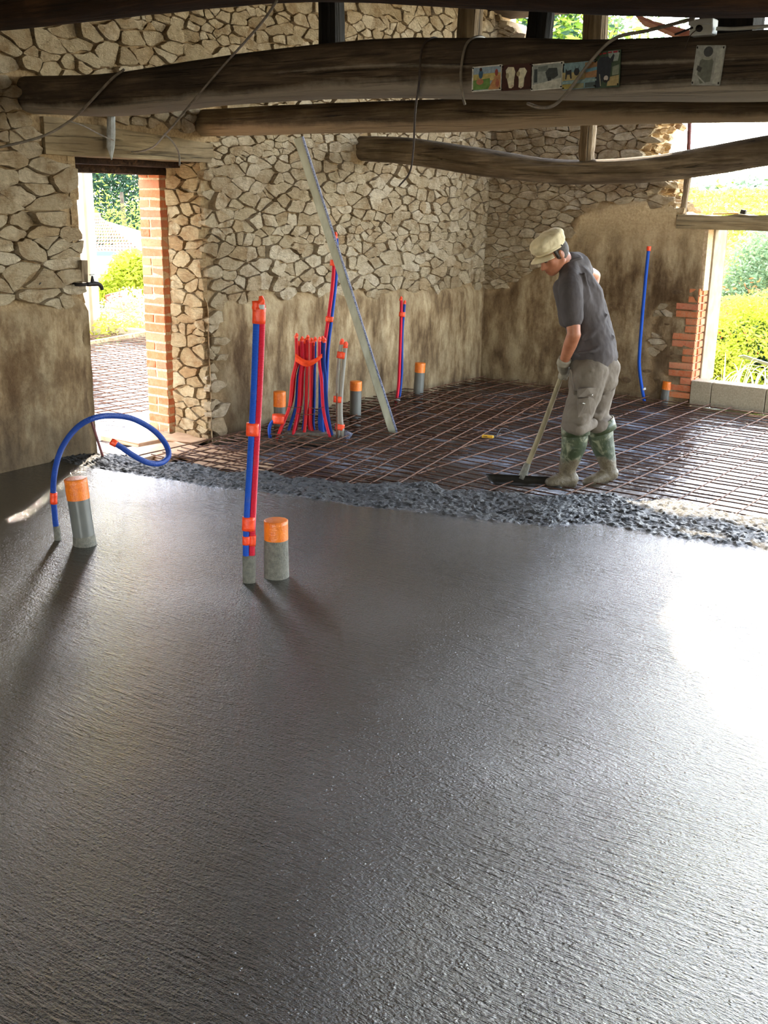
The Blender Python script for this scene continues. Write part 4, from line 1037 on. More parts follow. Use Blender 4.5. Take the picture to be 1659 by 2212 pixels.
def boot_mat():
    t = NT('green_rubber_boot'); v = t.coord('World'); sp = t.n('SeparateXYZ'); t.set(sp, 0, t.n('NewGeometry').outputs['Position'])
    c = t.ramp(t.noise(v, 9, 4, .6), [(.35, rgb(48, 56, 36)), (.65, rgb(66, 72, 46))])
    m = t.noise(v, 11, 6, .7, .6)
    c = t.mix(t.mrange(m, .50, .62, 0, .75), c, rgb(150, 146, 118))
    low = t.mrange(t.math('ADD', sp.outputs[2], t.math('MULTIPLY', t.math('SUBTRACT', m, .5), -.16)), .125, .095)
    c = t.mix(low, c, t.ramp(t.noise(v, 40, 5, .7), [(.3, rgb(84, 72, 54)), (.7, rgb(112, 98, 74))]))
    t.bump(t.math('ADD', m, t.math('MULTIPLY', low, t.noise(v, 60, 4, .7))), .5, .01); return t.fin(c, .48, spec=.4)
BOOT = boot_mat()

man = thing('person', 'worker in beige cap, grey T-shirt and trousers and green boots, bent over pushing a spreader', 'person', onz(1262, 1040, -.1))
Q = lambda x, y, d: at(x, y, d)
# joints
pel = Q(1286, 785, 6.80); wst = Q(1275, 720, 6.80); che = Q(1254, 640, 6.80); nb = Q(1232, 574, 6.82)
ls, le, lw = Q(1232, 625, 6.63), Q(1240, 722, 6.58), Q(1216, 787, 6.72)
rs_, re, rw = Q(1258, 585, 6.97), Q(1284, 596, 7.16), Q(1262, 700, 7.02)
lh, lk, la = Q(1276, 800, 6.71), Q(1246, 900, 6.66), Q(1226, 1012, 6.73)
rh, rk, ra_ = Q(1300, 800, 6.90), Q(1283, 900, 6.86), Q(1310, 1008, 6.84)
Hc = Q(1194, 551, 6.76)
fw = (-R0 * .74 - HD * .42 - Vector((0, 0, 1)) * .50).normalized()
up_ = (Vector((0, 0, 1)) * 1.0 - R0 * .25); up_ = (up_ - fw * up_.dot(fw)).normalized(); sdv = fw.cross(up_).normalized()   # person's right is +sdv
if sdv.dot(HD) < 0: sdv = -sdv    # +sdv = away from the camera
def hp(f, u, s): return Hc + fw * f + up_ * u + sdv * s
E3 = lambda f, u, s, rf, ru, rs: ('e', hp(f, u, s), (fw * rf, up_ * ru, sdv * rs))
body = blobs('body', [
    E3(-.012, .03, 0, .095, .10, .076), E3(.02, -.035, 0, .068, .07, .060), E3(.055, -.082, 0, .030, .030, .034),
    [(hp(-.01, -.05, -.052), .024), (hp(.045, -.085, -.022), .022)], [(hp(-.01, -.05, .052), .024), (hp(.045, -.085, .022), .022)],
    [(hp(.050, -.02, -.036), .022), (hp(.055, -.05, -.024), .02)], [(hp(.050, -.02, .036), .022), (hp(.055, -.05, .024), .02)],
    [(hp(.082, .012, 0), .011), (hp(.095, -.012, 0), .011), (hp(.106, -.034, 0), .0145)], [(hp(.088, -.037, -.013), .009), (hp(.088, -.037, .013), .009)],
    [(hp(.076, .018, -.045), .010), (hp(.088, .022, -.015), .010)], [(hp(.076, .018, .045), .010), (hp(.088, .022, .015), .010)],
    [(hp(.078, -.062, -.020), .0085), (hp(.086, -.060, 0), .010), (hp(.078, -.062, .020), .0085)], [(hp(.074, -.074, -.014), .010), (hp(.078, -.074, .014), .010)],
    [(hp(-.045, -.01, 0), .056), (Hc.lerp(nb, .7), .056), (nb, .062)],
    [(nb, .052), (nb.lerp(che, .5) - R0 * .01, .07), (che, .10), (wst, .10), (pel, .105)],
    [(nb, .048), (ls, .05)], [(che, .09), (rs_ - Vector((0, 0, .02)), .034)],
    [(ls, .055), (ls.lerp(le, .5), .05), (le, .040)], [(le, .043), (le.lerp(lw, .35), .043), (lw, .028)],
    [(rs_ - Vector((0, 0, .02)), .034), (rs_.lerp(re, .55), .044), (re, .040)], [(re, .040), (re.lerp(rw, .4), .040), (rw, .028)],
    [(lh, .08), (lk, .055), (Q(1238, 950, 6.70), .04), (la, .03)], [(rh, .08), (rk, .055), (Q(1298, 945, 6.85), .04), (ra_, .03)]], SKIN, man, .0075, 4)
for s in (-1, 1):
    blobs('ear', [E3(-.012, -.004, s * .076, .020, .030, .008), E3(-.006, .008, s * .080, .010, .014, .008)], SKIN, man, .004, 3)
    blobs('eye', [E3(.074, .002, s * .030, .010, .007, .012)], simple('eye_white', rgb(200, 180, 160), rgb(190, 165, 140), 5, .3, bump=0) if s < 0 else bpy.data.materials['eye_white'], man, .003, 2)
    V, F, _ = tube_geo([hp(.079, .012, s * .048), hp(.090, .020, s * .032), hp(.096, .018, s * .014)], [.003, .005, .003], 6); obj('eyebrow', V, F, HAIR, man)
    V, F, _ = tube_geo([hp(.080, -.001, s * .044), hp(.086, -.003, s * .030), hp(.084, -.001, s * .017)], [.002, .003, .002], 6); obj('eyelid', V, F, HAIR, man)
V, F, _ = tube_geo([hp(.080, -.067, -.022), hp(.092, -.066, 0), hp(.080, -.067, .022)], [.002, .0026, .002], 6); obj('mouth', V, F, simple('lip_line', rgb(110, 58, 44), None, 5, .6, bump=0), man)
blobs('hair', [E3(-.028, .015, 0, .088, .088, .082), [(hp(.022, .03, -.074), .010), (hp(.012, -.01, -.073), .008)], [(hp(.022, .03, .074), .010), (hp(.012, -.01, .073), .008)],
     [(hp(-.09, -.0, 0), .03), (hp(-.075, -.05, 0), .022)]], HAIR, man, .006, 2)
# cap
cp = thing('cap', loc=hp(0, .1, 0), parent=man); cp['label'] = 'beige peaked cloth cap'
blobs('crown', [E3(-.012, .07, 0, .108, .058, .098), E3(.012, .10, 0, .104, .044, .092), E3(-.03, .10, 0, .098, .046, .09), E3(.03, .085, 0, .088, .05, .085)], CAPM, cp, .007, 3, (.016, .045))
blobs('cap_band', [E3(-.006, .046, 0, .108, .022, .090)], CAPM, cp, .007, 2)
V, F = [], []
for i in range(15):
    a = (i / 14 - .5) * 2.3
    for rr, dz in ((.095, 0), (.125, -.004), (.152, -.016)):
        for th in (0, .005): V.append(hp(math.cos(a) * rr * .98 - .0, .042 + dz * (1 if abs(a) < .5 else 1) - .012 * math.sin(a) ** 2 - th, math.sin(a) * rr * .78))
for i in range(14):
    for j in range(2):
        a = i * 6 + j * 2; F += [(a, a + 6, a + 8, a + 2), (a + 1, a + 3, a + 9, a + 7)]
    a = i * 6; F += [(a + 4, a + 10, a + 11, a + 5), (a, a + 1, a + 7, a + 6)]
F += [(0, 2, 3, 1), (2, 4, 5, 3), (84, 85, 87, 86), (86, 87, 89, 88)]
obj('peak', V, F, CAPM, cp, True)
V, F = box_geo(hp(-.028, .045, -.093), (.008, .008, .008), None, 0, .002); obj('cap_eyelet', V, F, BLACK, cp)
# shirt
shirt = blobs('shirt', [
    [(nb + Vector((0, 0, .0)), .068), (nb.lerp(che, .45), .115), (che, .138), (che.lerp(wst, .5), .142), (wst, .142), (pel.lerp(wst, .25), .15)],
    [(che.lerp(ls, .55) + HD * .02, .10), (wst.lerp(che, .2) - HD * .05, .115), (pel.lerp(wst, .3) - HD * .05, .125)],
    [(che.lerp(rs_, .35), .095), (wst.lerp(che, .2) + HD * .05, .11), (pel.lerp(wst, .3) + HD * .05, .12)],
    [(nb, .066), (ls, .074), (ls.lerp(le, .3), .072), (ls.lerp(le, .64), .066)],
    [(nb + Vector((0, 0, .01)), .074), (nb.lerp(rs_, .5) + Vector((0, 0, .016)), .086), (nb.lerp(rs_, .8) + Vector((0, 0, .01)), .076), (rs_, .062), (rs_.lerp(re, .15), .058)],
    [(Q(1250, 578, 6.85), .055), (Q(1272, 640, 6.83), .068), (Q(1292, 705, 6.82), .075), (Q(1307, 762, 6.82), .076)],
    [(Q(1215, 620, 6.74), .06), (Q(1228, 690, 6.76), .06)],
    [(Q(1240, 775, 6.74), .03), (Q(1280, 782, 6.66), .028), (Q(1322, 778, 6.76), .032)],
    # folds drawn across the back and from the armpit
    [(Q(1262, 590, 6.68), .012), (Q(1272, 650, 6.655), .014), (Q(1268, 715, 6.655), .012)],
    [(Q(1280, 610, 6.72), .012), (Q(1295, 690, 6.68), .014), (Q(1300, 750, 6.66), .012)],
    [(Q(1258, 735, 6.64), .012), (Q(1285, 715, 6.64), .013), (Q(1312, 680, 6.71), .012)],
    [(Q(1250, 762, 6.64), .012), (Q(1285, 756, 6.62), .013), (Q(1325, 728, 6.72), .012)],
    ], SHIRT, man, .008, 5, (.018, .09))
V, F, _ = tube_geo(spline([nb + (ax * .062) + Vector((0, 0, .028 + dz)) for ax, dz in ((-R0, -.035), (-R0 * .7 - HD * .8, -.012), (-HD, .008), (R0 * .8 - HD * .7, .02), (R0, .02), (R0 * .7 + HD * .7, .02), (HD, .0), (-R0 * .6 + HD * .8, -.02), (-R0, -.035))], 5), .009, 8); obj('collar', V, F, SHIRT, man)
# trousers
tr = blobs('trousers', [
    [(Q(1286, 768, 6.80), .135), (pel, .138), (Q(1292, 815, 6.80), .125)],
    [(Q(1262, 790, 6.74), .09), (Q(1258, 830, 6.72), .09)],
    [(Q(1308, 795, 6.80), .095), (Q(1306, 822, 6.8), .085)],
    [(lh, .112), (lh.lerp(lk, .5) + R0 * .01, .104), (lk, .094), (Q(1243, 925, 6.68), .082)],
    [(rh, .112), (rh.lerp(rk, .5), .102), (rk, .090), (Q(1290, 925, 6.86), .08)],
    [(Q(1222, 918, 6.66), .035), (Q(1250, 930, 6.58), .035), (Q(1280, 915, 6.7), .035)], [(Q(1225, 900, 6.64), .02), (Q(1255, 912, 6.56), .022), (Q(1275, 895, 6.62), .02)],
    [(Q(1270, 918, 6.8), .04), (Q(1295, 922, 6.76), .04), (Q(1312, 908, 6.84), .036)], [(Q(1272, 893, 6.76), .02), (Q(1292, 898, 6.76), .024), (Q(1303, 885, 6.8), .02)],
    [(Q(1240, 850, 6.60), .010), (Q(1232, 800, 6.64), .010)], [(Q(1278, 800, 6.60), .010), (Q(1300, 840, 6.68), .012)],
    ], TROU, man, .008, 5, (.014, .07))
# cargo pocket, flap, studs
def plq(pts, thk, name, mat, par, lift=.0):
    V = [Q(*p) - HD * lift for p in pts] + [Q(*p) + HD * thk for p in pts]; n = len(pts)
    F = [tuple(range(n)), tuple(range(2 * n - 1, n - 1, -1))] + [(i, i + n, (i + 1) % n + n, (i + 1) % n) for i in range(n)]
    o = obj(name, V, F, mat, par, False); b_ = o.modifiers.new('b', 'BEVEL'); b_.width = .004; b_.segments = 2; return o
pk = plq([(1249, 862, 6.545), (1272, 858, 6.545), (1284, 862, 6.585), (1278, 902, 6.60), (1262, 903, 6.565), (1247, 902, 6.56)], .04, 'cargo_pocket', TROU, man)
plq([(1249, 840, 6.550), (1270, 838, 6.545), (1292, 838, 6.605), (1284, 862, 6.60), (1268, 860, 6.538), (1249, 858, 6.545)], .03, 'pocket_flap', TROU, man)
for x, y, d in ((1279, 853, 6.555), (1259, 871, 6.535), (1262, 872, 6.535)):
    V, F, _ = tube_geo([Q(x, y, d), Q(x, y, d + .02)], .005, 8); obj('stud', V, F, simple('bright_stud', rgb(230, 226, 214), None, 5, .25, .8, bump=0) if 'bright_stud' not in bpy.data.materials else bpy.data.materials['bright_stud'], man)
plq([(1283, 817, 6.62), (1306, 818, 6.68), (1305, 828, 6.68), (1283, 827, 6.62)], .03, 'tool_loop', TROU, man)
# boots
bA = blobs('boot', [
    [(Q(1243, 934, 6.69), .084), (Q(1240, 960, 6.70), .082), (Q(1232, 990, 6.72), .068), (Q(1226, 1012, 6.73), .056), (Q(1228, 1030, 6.735), .052)],
    [(Q(1234, 1034, 6.735), .048), (Q(1218, 1036, 6.72), .050), (Q(1200, 1040, 6.70), .044), (Q(1188, 1043, 6.69), .036)],
    [(Q(1238, 1046, 6.735), .026), (Q(1214, 1050, 6.715), .026), (Q(1188, 1050, 6.69), .024)]], BOOT, man, .008, 4, (.008, .06))
bB = blobs('boot', [
    [(Q(1295, 926, 6.85), .088), (Q(1299, 950, 6.85), .082), (Q(1307, 980, 6.85), .068), (Q(1313, 1002, 6.85), .056), (Q(1315, 1018, 6.85), .050)],
    [(Q(1322, 1022, 6.86), .045), (Q(1302, 1030, 6.83), .046), (Q(1282, 1038, 6.80), .040), (Q(1268, 1042, 6.79), .032)],
    [(Q(1328, 1028, 6.86), .024), (Q(1300, 1042, 6.83), .024), (Q(1268, 1047, 6.79), .022)]], BOOT, man, .008, 4, (.008, .06))
# boot rims (open tops)
for c, rr, rt in ((Q(1243, 922, 6.69), .092, -.1), (Q(1297, 916, 6.85), .096, -.35)):
    ux = (R0 * math.cos(rt) - Vector((0, 0, 1)) * math.sin(rt)); pth = [c + ux * math.cos(a) * rr + HD * math.sin(a) * rr for a in [2 * pi * i / 24 for i in range(25)]]
    V, F = [], []
    nrm_ = ux.cross(HD).normalized(); nrm_ = nrm_ if nrm_.z > 0 else -nrm_
    for p in pth:
        o_ = (p - c).normalized(); V += [p - nrm_ * .05, p + nrm_ * .022, p + nrm_ * .022 - o_ * .006, p - nrm_ * .05 - o_ * .006]
    for i in range(24):
        for k_ in range(4): a, b = i * 4 + k_, i * 4 + (k_ + 1) % 4; F.append((a, b, b + 4, a + 4))
    obj('boot_rim', V, F, BOOT, man)

# the tool
hb0, ht = Q(1130, 1026, 6.76), Q(1262, 690, 6.98)
ha_ = (ht - hb0).normalized()
sp_ = thing('concrete_spreader', 'long-handled black spreader blade held by the worker, resting on the rough concrete', 'tool', Q(1130, 1040, 6.74))
V, F, UV = tube_geo([hb0.lerp(ht, i / 12) + R0 * .006 * math.sin(i * .5) for i in range(13)], list(np.linspace(.0175, .015, 13)), 12)
obj('handle', V, F, simple('worn_wooden_handle', rgb(150, 134, 100), rgb(118, 102, 76), 30, .7, sc=(1, 1, .15)), sp_, True)
tube('socket', [hb0 - ha_ * .03, hb0 + ha_ * .08], [.030, .020], SPLASH, sp_, 12)
bl = [(1047, 1024), (1204, 1034), (1212, 1052), (1062, 1044)]
Pb = [Q(1049, 1023, 6.78), Q(1204, 1031, 6.70), Q(1214, 1054, 6.62), Q(1066, 1046, 6.70)]
nn_ = (Pb[1] - Pb[0]).cross(Pb[3] - Pb[0]).normalized()
V, F = [], []
for i in range(13):
    t_ = i / 12
    for j in range(5):
        s_ = j / 4; p = Pb[0].lerp(Pb[1], t_).lerp(Pb[3].lerp(Pb[2], t_), s_) + nn_ * .02 * math.sin(s_ * pi)
        V += [p, p + nn_ * .006]
for i in range(12):
    for j in range(4):
        a = (i * 5 + j) * 2; b = a + 2; c = a + 10; d_ = c + 2; F += [(a, b, d_, c), (a + 1, c + 1, d_ + 1, b + 1)]
for i in range(12): a = i * 10; F += [(a, a + 10, a + 11, a + 1), (a + 8, a + 9, a + 19, a + 18)]
for j in range(4): a = j * 2; F += [(a, a + 1, a + 3, a + 2), (120 + a, 122 + a, 123 + a, 121 + a)]
obj('blade', V, F, simple('wet_black_blade', rgb(30, 28, 22), rgb(44, 40, 32), 20, .4, bump=.3), sp_, True)
tube('bracket', [hb0 - ha_ * .02, Q(1100, 1030, 6.78)], .009, BLACK, sp_); tube('bracket', [hb0 - ha_ * .02, Q(1165, 1034, 6.75)], .009, BLACK, sp_)

# gloves: palm, four fingers curled round the handle, thumb
def glove(wr_, c, ax, away, scale=1.0):
    """wr_ wrist, c = point on the handle axis the hand closes on, ax handle axis (up), away = side from which the palm comes"""
    ax = ax.normalized(); away = (away - ax * away.dot(ax)).normalized(); q = ax.cross(away); g = []
    pc = c + away * .036 * scale
    g.append([(wr_, .036), (wr_.lerp(pc, .5), .036), (pc + ax * .012, .030)]); g.append([(pc + ax * .028, .026), (pc - ax * .03, .025)])
    for i, (o_, L_) in enumerate(((.034, .95), (.012, 1.05), (-.010, 1.0), (-.031, .85))):
        k0 = c + ax * o_; r0 = .0115
        pts = [(k0 + away * .036 + q * .012, .013)] + [(k0 + (away * math.cos(a) + q * math.sin(a)) * (.030 * scale), r0) for a in (.7 * L_, 1.5 * L_, 2.3 * L_, 3.1 * L_)]
        g.append(pts)
    k0 = c + ax * .045
    g.append([(pc + ax * .02 - q * .01, .015)] + [(k0 + (away * math.cos(a) + q * math.sin(a)) * .031, .0125) for a in (-.7, -1.4, -2.1)])
    return g
hl = hb0.lerp(ht, .66)
gl = blobs('glove', glove(lw, hl, ha_, (lw - hl) - HD * .05), GLOVE, man, .005, 2)
wrap('glove_cuff', lw + (le - lw).normalized() * .0, lw + (le - lw).normalized() * .045, .042, .040, GLOVE, man, side=R0)
hr = hb0.lerp(ht, .95)
blobs('glove', glove(rw, hr, ha_, (rw - hr) + R0 * .05 + HD * .03), GLOVE, man, .005, 2)

# ------------------------------------------------------------------ outside
def hgt(x, y):
    z = -.42 + 0 * x
    if y > 18 and x > -60: z = -.9 + 2.75 * ss(20, 75, y) + .4 * ss(75, 120, y)
    if x < -15: z = z * ss(-20, -15, x) + (-2.4) * (1 - ss(-20, -15, x)) if y < 30 else z
    return z
V = []; nx, ny = 70, 70; x0, y0, st = -80, -45, 2.5
for j in range(ny):
    for i in range(nx): x, y = x0 + i * st, y0 + j * st; V.append((x, y, hgt(x, y)))
F = [(j * nx + i, j * nx + i + 1, (j + 1) * nx + i + 1, (j + 1) * nx + i) for j in range(ny - 1) for i in range(nx - 1)]
obj('ground', V, F, EARTH, None, True, kind='structure')

def leaves(name, centres, n, size, mat, parent, seed=1, spread=1.0, asp=1.7, shell=.55, **kw):
    r = np.random.default_rng(seed); C_ = np.array([c[:3] for c in centres]); Rr = np.array([c[3:6] for c in centres]); wgt = (Rr.prod(1)) ** (2 / 3); wgt /= wgt.sum()
    idx = r.choice(len(C_), n, p=wgt); d = r.normal(size=(n, 3)); d /= np.linalg.norm(d, axis=1)[:, None]
    rad = (shell + (1 - shell) * r.random(n)) [:, None]; p = C_[idx] + d * rad * Rr[idx]
    a = r.normal(size=(n, 3)); a[:, 2] *= .6; a /= np.linalg.norm(a, axis=1)[:, None]; b = np.cross(a, r.normal(size=(n, 3))); b /= np.linalg.norm(b, axis=1)[:, None]; c = np.cross(a, b)
    s = size * (.6 + .8 * r.random(n))[:, None]
    q = np.stack([p - a * s * asp, p + b * s * .6 + c * s * .15, p + a * s * asp, p - b * s * .6 + c * s * .15], 1).reshape(-1, 3)
    F_ = np.arange(4 * n).reshape(-1, 4).tolist()
    return obj(name, q, F_, mat, parent, False, **kw)
LYG = leaf_mat('yellow_green_leaf', rgb(176, 190, 60), rgb(206, 210, 84)); LOL = leaf_mat('olive_leaf', rgb(96, 120, 84), rgb(140, 158, 116), .3)
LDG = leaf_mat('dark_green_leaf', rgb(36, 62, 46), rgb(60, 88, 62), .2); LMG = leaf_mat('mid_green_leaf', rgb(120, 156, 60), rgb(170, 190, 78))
LDRY = leaf_mat('dry_leaf', rgb(200, 184, 130), rgb(226, 212, 160), .4); LRED = leaf_mat('red_blossom', rgb(226, 84, 52), rgb(240, 110, 60), .3)
BARK = simple('bark', rgb(92, 78, 60), rgb(66, 54, 42), 12, .9, bump=.8, bd=.02)
def tree(name, label, cat, base, crowns, n, size, mat, trunk=None, seed=1, group=None, shell=.55, asp=1.6):
    t = thing(name, label, cat, base, group); leaves('foliage', crowns, n, size, mat, t, seed, shell=shell, asp=asp)
    if trunk: tube('trunk', [Vector(base), Vector(base).lerp(Vector(trunk), .5) + Vector((.1, 0, 0)), Vector(trunk)], [.14, .10, .05] if len(crowns) > 3 else [.07, .05, .03], BARK, t, 8)
    return t
def cr(px, py, d, r, rz=None): p = at(px, py, d); return (p.x, p.y, p.z, r, r, rz or r)
# behind the window
def gb(p): return (p.x, p.y, hgt(p.x, p.y))
b = at(1660, 700, 20); tree('olive_tree', 'grey-green tree seen through the window, behind the flowering shrub', 'tree', gb(b), [cr(1650, 640, 20, 1.0), cr(1610, 690, 20, .7), cr(1700, 600, 20, 1.2), cr(1590, 650, 20.5, .45), cr(1680, 560, 21, .7)], 18000, .03, LOL, at(1660, 640, 20), 3)
b = at(1600, 780, 14); t = tree('trumpet_shrub', 'yellow-green shrub dotted with red blossoms outside the window', 'shrub', gb(b), [cr(1600, 730, 14, .55), cr(1560, 745, 13.6, .42), cr(1650, 720, 14, .6), cr(1700, 740, 14, .6), cr(1580, 700, 14.4, .4), cr(1630, 790, 13.4, .5), cr(1560, 800, 13.2, .38)], 20000, .021, LYG, at(1600, 760, 14), 5)
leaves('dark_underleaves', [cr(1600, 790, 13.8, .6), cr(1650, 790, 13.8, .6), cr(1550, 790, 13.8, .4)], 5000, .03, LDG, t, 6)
leaves('blossom', [cr(1600, 700, 13.5, .6, .5), cr(1650, 700, 13.6, .6), cr(1560, 720, 13.2, .4)], 150, .017, LRED, t, 8, shell=.92)
gt = thing('dry_reeds', 'clump of long dry pale leaves right outside the window sill', 'plant', gb(at(1600, 850, 11.2)))
r = random.Random(5)
for k_ in range(46):
    px = r.uniform(1525, 1740); d = r.uniform(10.9, 12); b = at(px, 850, d); b.z = -.42; L_ = r.uniform(.45, .85); dx = r.uniform(-.35, .35); V, F = [], []
    side = Vector((math.cos(k_), math.sin(k_), 0)) * .018
    for i in range(8):
        t_ = i / 7; p = b + Vector((dx * t_ ** 1.7 * .9, .2 * dx * t_, L_ * (t_ - .32 * t_ ** 3 * (1 + abs(dx))))); w_ = side * (1 - t_ * .9); V += [p - w_, p + Vector((0, 0, .006)), p + w_]
    for i in range(7): a = i * 3; F += [(a, a + 1, a + 4, a + 3), (a + 1, a + 2, a + 5, a + 4)]
    obj('long_leaf', V, F, LDRY, gt)
slab('metal_sheet', at(1600, 768, 12.6), at(1720, 806, 12.6), .16, .01, simple('galvanised_sheet', rgb(190, 192, 196), rgb(160, 162, 170), 4, .4, metal=.5), up=(0, .3, 1), label='sloping grey metal sheet among the plants outside the window', cat='sheet')
# vines
r = random.Random(9)
LVN = leaf_mat('vine_leaf', rgb(150, 164, 62), rgb(190, 194, 92), .4)
row = []; vy = thing('vineyard', 'yellow-green vineyard rising beyond the window opening', 'vineyard', (-8, 19, -.5))
for k_ in range(14):
    y = 19 + k_ * 2.6 + k_ * k_ * .10; xa, xb = -y * .52 - 5, -y * .20 + 1; cs = []
    xx = xa
    while xx < xb: cs.append((xx, y + r.uniform(-.2, .2), hgt(xx, y) + .45 + r.uniform(-.1, .15), .75, .45, .42 + .12 * r.random())); xx += .8
    leaves('vine_row', cs, int(2600 + 160 * k_), .085 + .003 * k_, LVN, vy, 30 + k_, shell=.5, asp=1.0)
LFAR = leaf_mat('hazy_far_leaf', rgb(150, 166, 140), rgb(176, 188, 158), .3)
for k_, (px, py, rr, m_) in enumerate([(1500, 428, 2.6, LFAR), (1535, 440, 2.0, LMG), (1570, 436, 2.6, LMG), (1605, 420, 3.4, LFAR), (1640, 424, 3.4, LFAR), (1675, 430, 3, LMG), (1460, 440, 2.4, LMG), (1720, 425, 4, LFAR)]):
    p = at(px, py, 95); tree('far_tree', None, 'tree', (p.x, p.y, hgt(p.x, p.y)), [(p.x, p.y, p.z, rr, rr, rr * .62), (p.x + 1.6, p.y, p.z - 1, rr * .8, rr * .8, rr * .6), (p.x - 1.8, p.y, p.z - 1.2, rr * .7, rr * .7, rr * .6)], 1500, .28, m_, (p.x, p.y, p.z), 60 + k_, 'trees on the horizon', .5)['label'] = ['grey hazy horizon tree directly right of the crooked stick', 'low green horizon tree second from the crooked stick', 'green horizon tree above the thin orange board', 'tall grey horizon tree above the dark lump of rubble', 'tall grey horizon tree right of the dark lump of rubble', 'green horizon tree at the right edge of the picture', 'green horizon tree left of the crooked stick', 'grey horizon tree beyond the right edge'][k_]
# trees above the back wall
for k_, (px, py, rr, n_, m_, lb) in enumerate([(1150, 50, 1.5, 2600, LDG, 'green tree above the wall top, left of the brown post'), (1225, 70, 1.7, 4200, LMG, 'bright yellow-green tree between the stump and the brown post'), (1330, 60, 1.5, 1500, LOL, 'thin-leaved tree against the bright sky, right of the brown post')]):
    p = at(px, py, 24); tree('tall_tree', lb, 'tree', gb(p), [(p.x, p.y, p.z, rr, rr, rr), (p.x + .9, p.y, p.z - .9, rr * .8, rr * .8, rr * .8), (p.x - .8, p.y, p.z - .6, rr * .6, rr * .6, rr * .6), (p.x, p.y, p.z + 1.2, rr, rr, rr)], n_, .06, m_, (p.x, p.y, p.z), 80 + k_, None, .1)

# through the doorway
nb_ = thing('neighbour_wall', 'pale rendered house wall with a downpipe, outside the doorway', 'wall', (-12, 8, -.4))
box('render', (-12.5, 7.6, 1.05), (2, 3.55, 3.1), CREAM, nb_)
pb = onz(203, 727, -.1)
box('corner_strip', (-11.49, 9.30, 1.05), (.08, .12, 3.1), simple('grey_render_edge', rgb(190, 180, 158), rgb(176, 164, 140), 6, .9), nb_)
pz = onx(204, 725, -11.38); tube('downpipe', [Vector((-11.38, 8.93, -.1)), Vector((-11.38, 8.93, 1.3)), Vector((-11.38, 8.93, 2.58))], .085, simple('pinkish_pvc', rgb(226, 196, 182), rgb(214, 184, 170), 4, .45, bump=0), nb_, 18)
for z_ in (.35, 1.55): tube('pipe_clip', [Vector((-11.38, 8.93, z_)), Vector((-11.38, 8.93, z_ + .04))], .095, WHITEP, nb_, 16)
box('low_kerb', (-10.05, 9.5, -.06), (2.7, .16, .16), CEM, None, label='low concrete kerb at the far edge of the mesh outside the doorway', cat='kerb')
hsn = thing('tiled_house', 'small cream house with a pale tiled hip roof and blue gutter, through the doorway', 'house', at(230, 600, 25))
HWL = CREAM
e0, e1 = at(120, 546, 24), at(312, 548, 24); dep = HD * 5; zb = -2.4
V = [Vector((p.x, p.y, zz)) for zz in (zb, e0.z) for p in (e0 + R0 * .2, e1 - R0 * .25, e1 + dep - R0 * .25, e0 + dep + R0 * .2)]
obj('house_wall', V, [(0, 1, 5, 4), (1, 2, 6, 5), (2, 3, 7, 6), (3, 0, 4, 7), (4, 5, 6, 7)], HWL, hsn, False)
apx = at(216, 474, 26.2); apl = at(120, 474, 26.2)
TILE = simple('pale_roof_tile', rgb(222, 196, 178), rgb(196, 160, 140), 14, .8, bump=.3)
# tile courses on the front slope
rows = 11
for j in range(rows):
    t0_, t1_ = j / rows, (j + 1) / rows
    L0, R_0 = e0.lerp(apl, t0_), e1.lerp(apx, t0_); L1, R_1 = e0.lerp(apl, t1_), e1.lerp(apx, t1_); n_ = 26; V, F = [], []
    for i in range(n_ * 2 + 1):
        s_ = i / (n_ * 2); hh = .05 if i % 2 else 0.0
        V += [L0.lerp(R_0, s_) + Vector((0, 0, hh + .05)), L1.lerp(R_1, s_) + Vector((0, 0, hh))]
    for i in range(n_ * 2): a = i * 2; F.append((a, a + 2, a + 3, a + 1))
    obj('tile_course', V, F, TILE, hsn, False)
V = [e1 + Vector((0, 0, .02)), e1 + dep + Vector((0, 0, .02)), apx]; obj('roof_side', V, [(0, 1, 2)], TILE, hsn, False)
tube('ridge_tile', [apl + Vector((0, 0, .05)), apx + Vector((0, 0, .05))], .1, simple('red_ridge_tile', rgb(206, 110, 84), None, 9, .8), hsn); tube('hip_tile', [apx, e1 + Vector((0, 0, .08))], .05, TILE, hsn)
slab('gutter', e0 - HD * .1, e1 - HD * .1, .1, .09, simple('blue_grey_gutter', rgb(96, 116, 158), None, 5, .5), hsn)
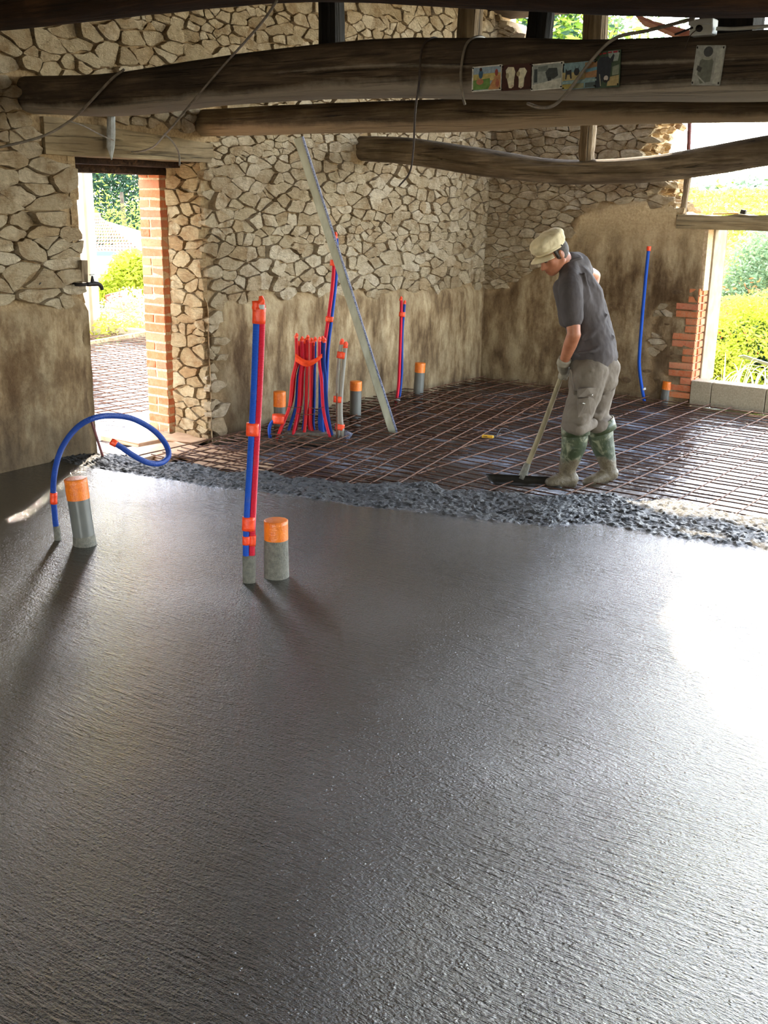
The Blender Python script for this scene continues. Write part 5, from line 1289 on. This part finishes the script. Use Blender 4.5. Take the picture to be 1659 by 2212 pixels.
b = at(290, 600, 19); tree('broom_bush', 'bright yellow-green bush in front of the tiled house', 'bush', (b.x, b.y, -2.2), [cr(285, 600, 19, .42, .5), cr(262, 625, 19, .4), cr(300, 640, 19, .45), cr(235, 640, 19, .35), cr(310, 580, 19, .3)], 7000, .035, LYG, (b.x, b.y, -.5), 90, asp=2.4)
b = at(260, 690, 15); tree('dry_bush', 'pale dry bush of faded blossoms behind the kerb, through the doorway', 'bush', (b.x, b.y, -.7), [cr(255, 690, 15, .35), cr(285, 680, 15.2, .4), cr(235, 715, 14.6, .3), cr(300, 720, 14.8, .35), cr(265, 730, 14.4, .3)], 7000, .022, LDRY, (b.x, b.y, -.2), 91, asp=1.0)
leaves('yellow_tuft', [cr(228, 715, 14.3, .25), cr(285, 740, 14.3, .3)], 900, .02, LYG, bpy.data.objects['dry_bush'], 92, asp=2.5)
fr = thing('garden_bench', 'rusty red low bench frame behind the pale dry bush', 'bench', at(250, 660, 16.5))
RWD = simple('rusty_red_paint', rgb(164, 84, 70), rgb(138, 66, 56), 8, .7)
slab('rail', at(232, 642, 16.5), at(268, 634, 16.5), .25, .08, RWD, fr); slab('leg', at(235, 640, 16.4), at(233, 700, 16.4), .08, .06, RWD, fr, up=(0, 1, .1)); slab('leg', at(266, 636, 16.4), at(266, 700, 16.4), .08, .06, RWD, fr, up=(0, 1, .1))
for k_, (px, py, rr, d, m_, n_, lb) in enumerate([(235, 440, 2.6, 34, LDG, 32000, 'dark green tree behind the tiled roof, nearest the downpipe'), (290, 430, 2.8, 36, LDG, 32000, 'dark green tree seen against the brick pier edge'), (262, 415, 1.5, 31, LMG, 420, 'lighter yellow-green branches in front of the dark trees'), (290, 520, .9, 29, LMG, 1800, 'light green shrub right above the tiled roof slope')]):
    p = at(px, py, d); tree('garden_tree', lb, 'tree', (p.x, p.y, -2.4), [(p.x, p.y, p.z, rr, rr, rr), (p.x, p.y, p.z - rr * .8, rr, rr, rr), (p.x + .8, p.y, p.z + rr * .8, rr * .9, rr * .9, rr * .9), (p.x - 1, p.y, p.z + rr * .5, rr * .8, rr * .8, rr * .8)], n_, .038, m_, (p.x, p.y, p.z), 95 + k_, None, .3)
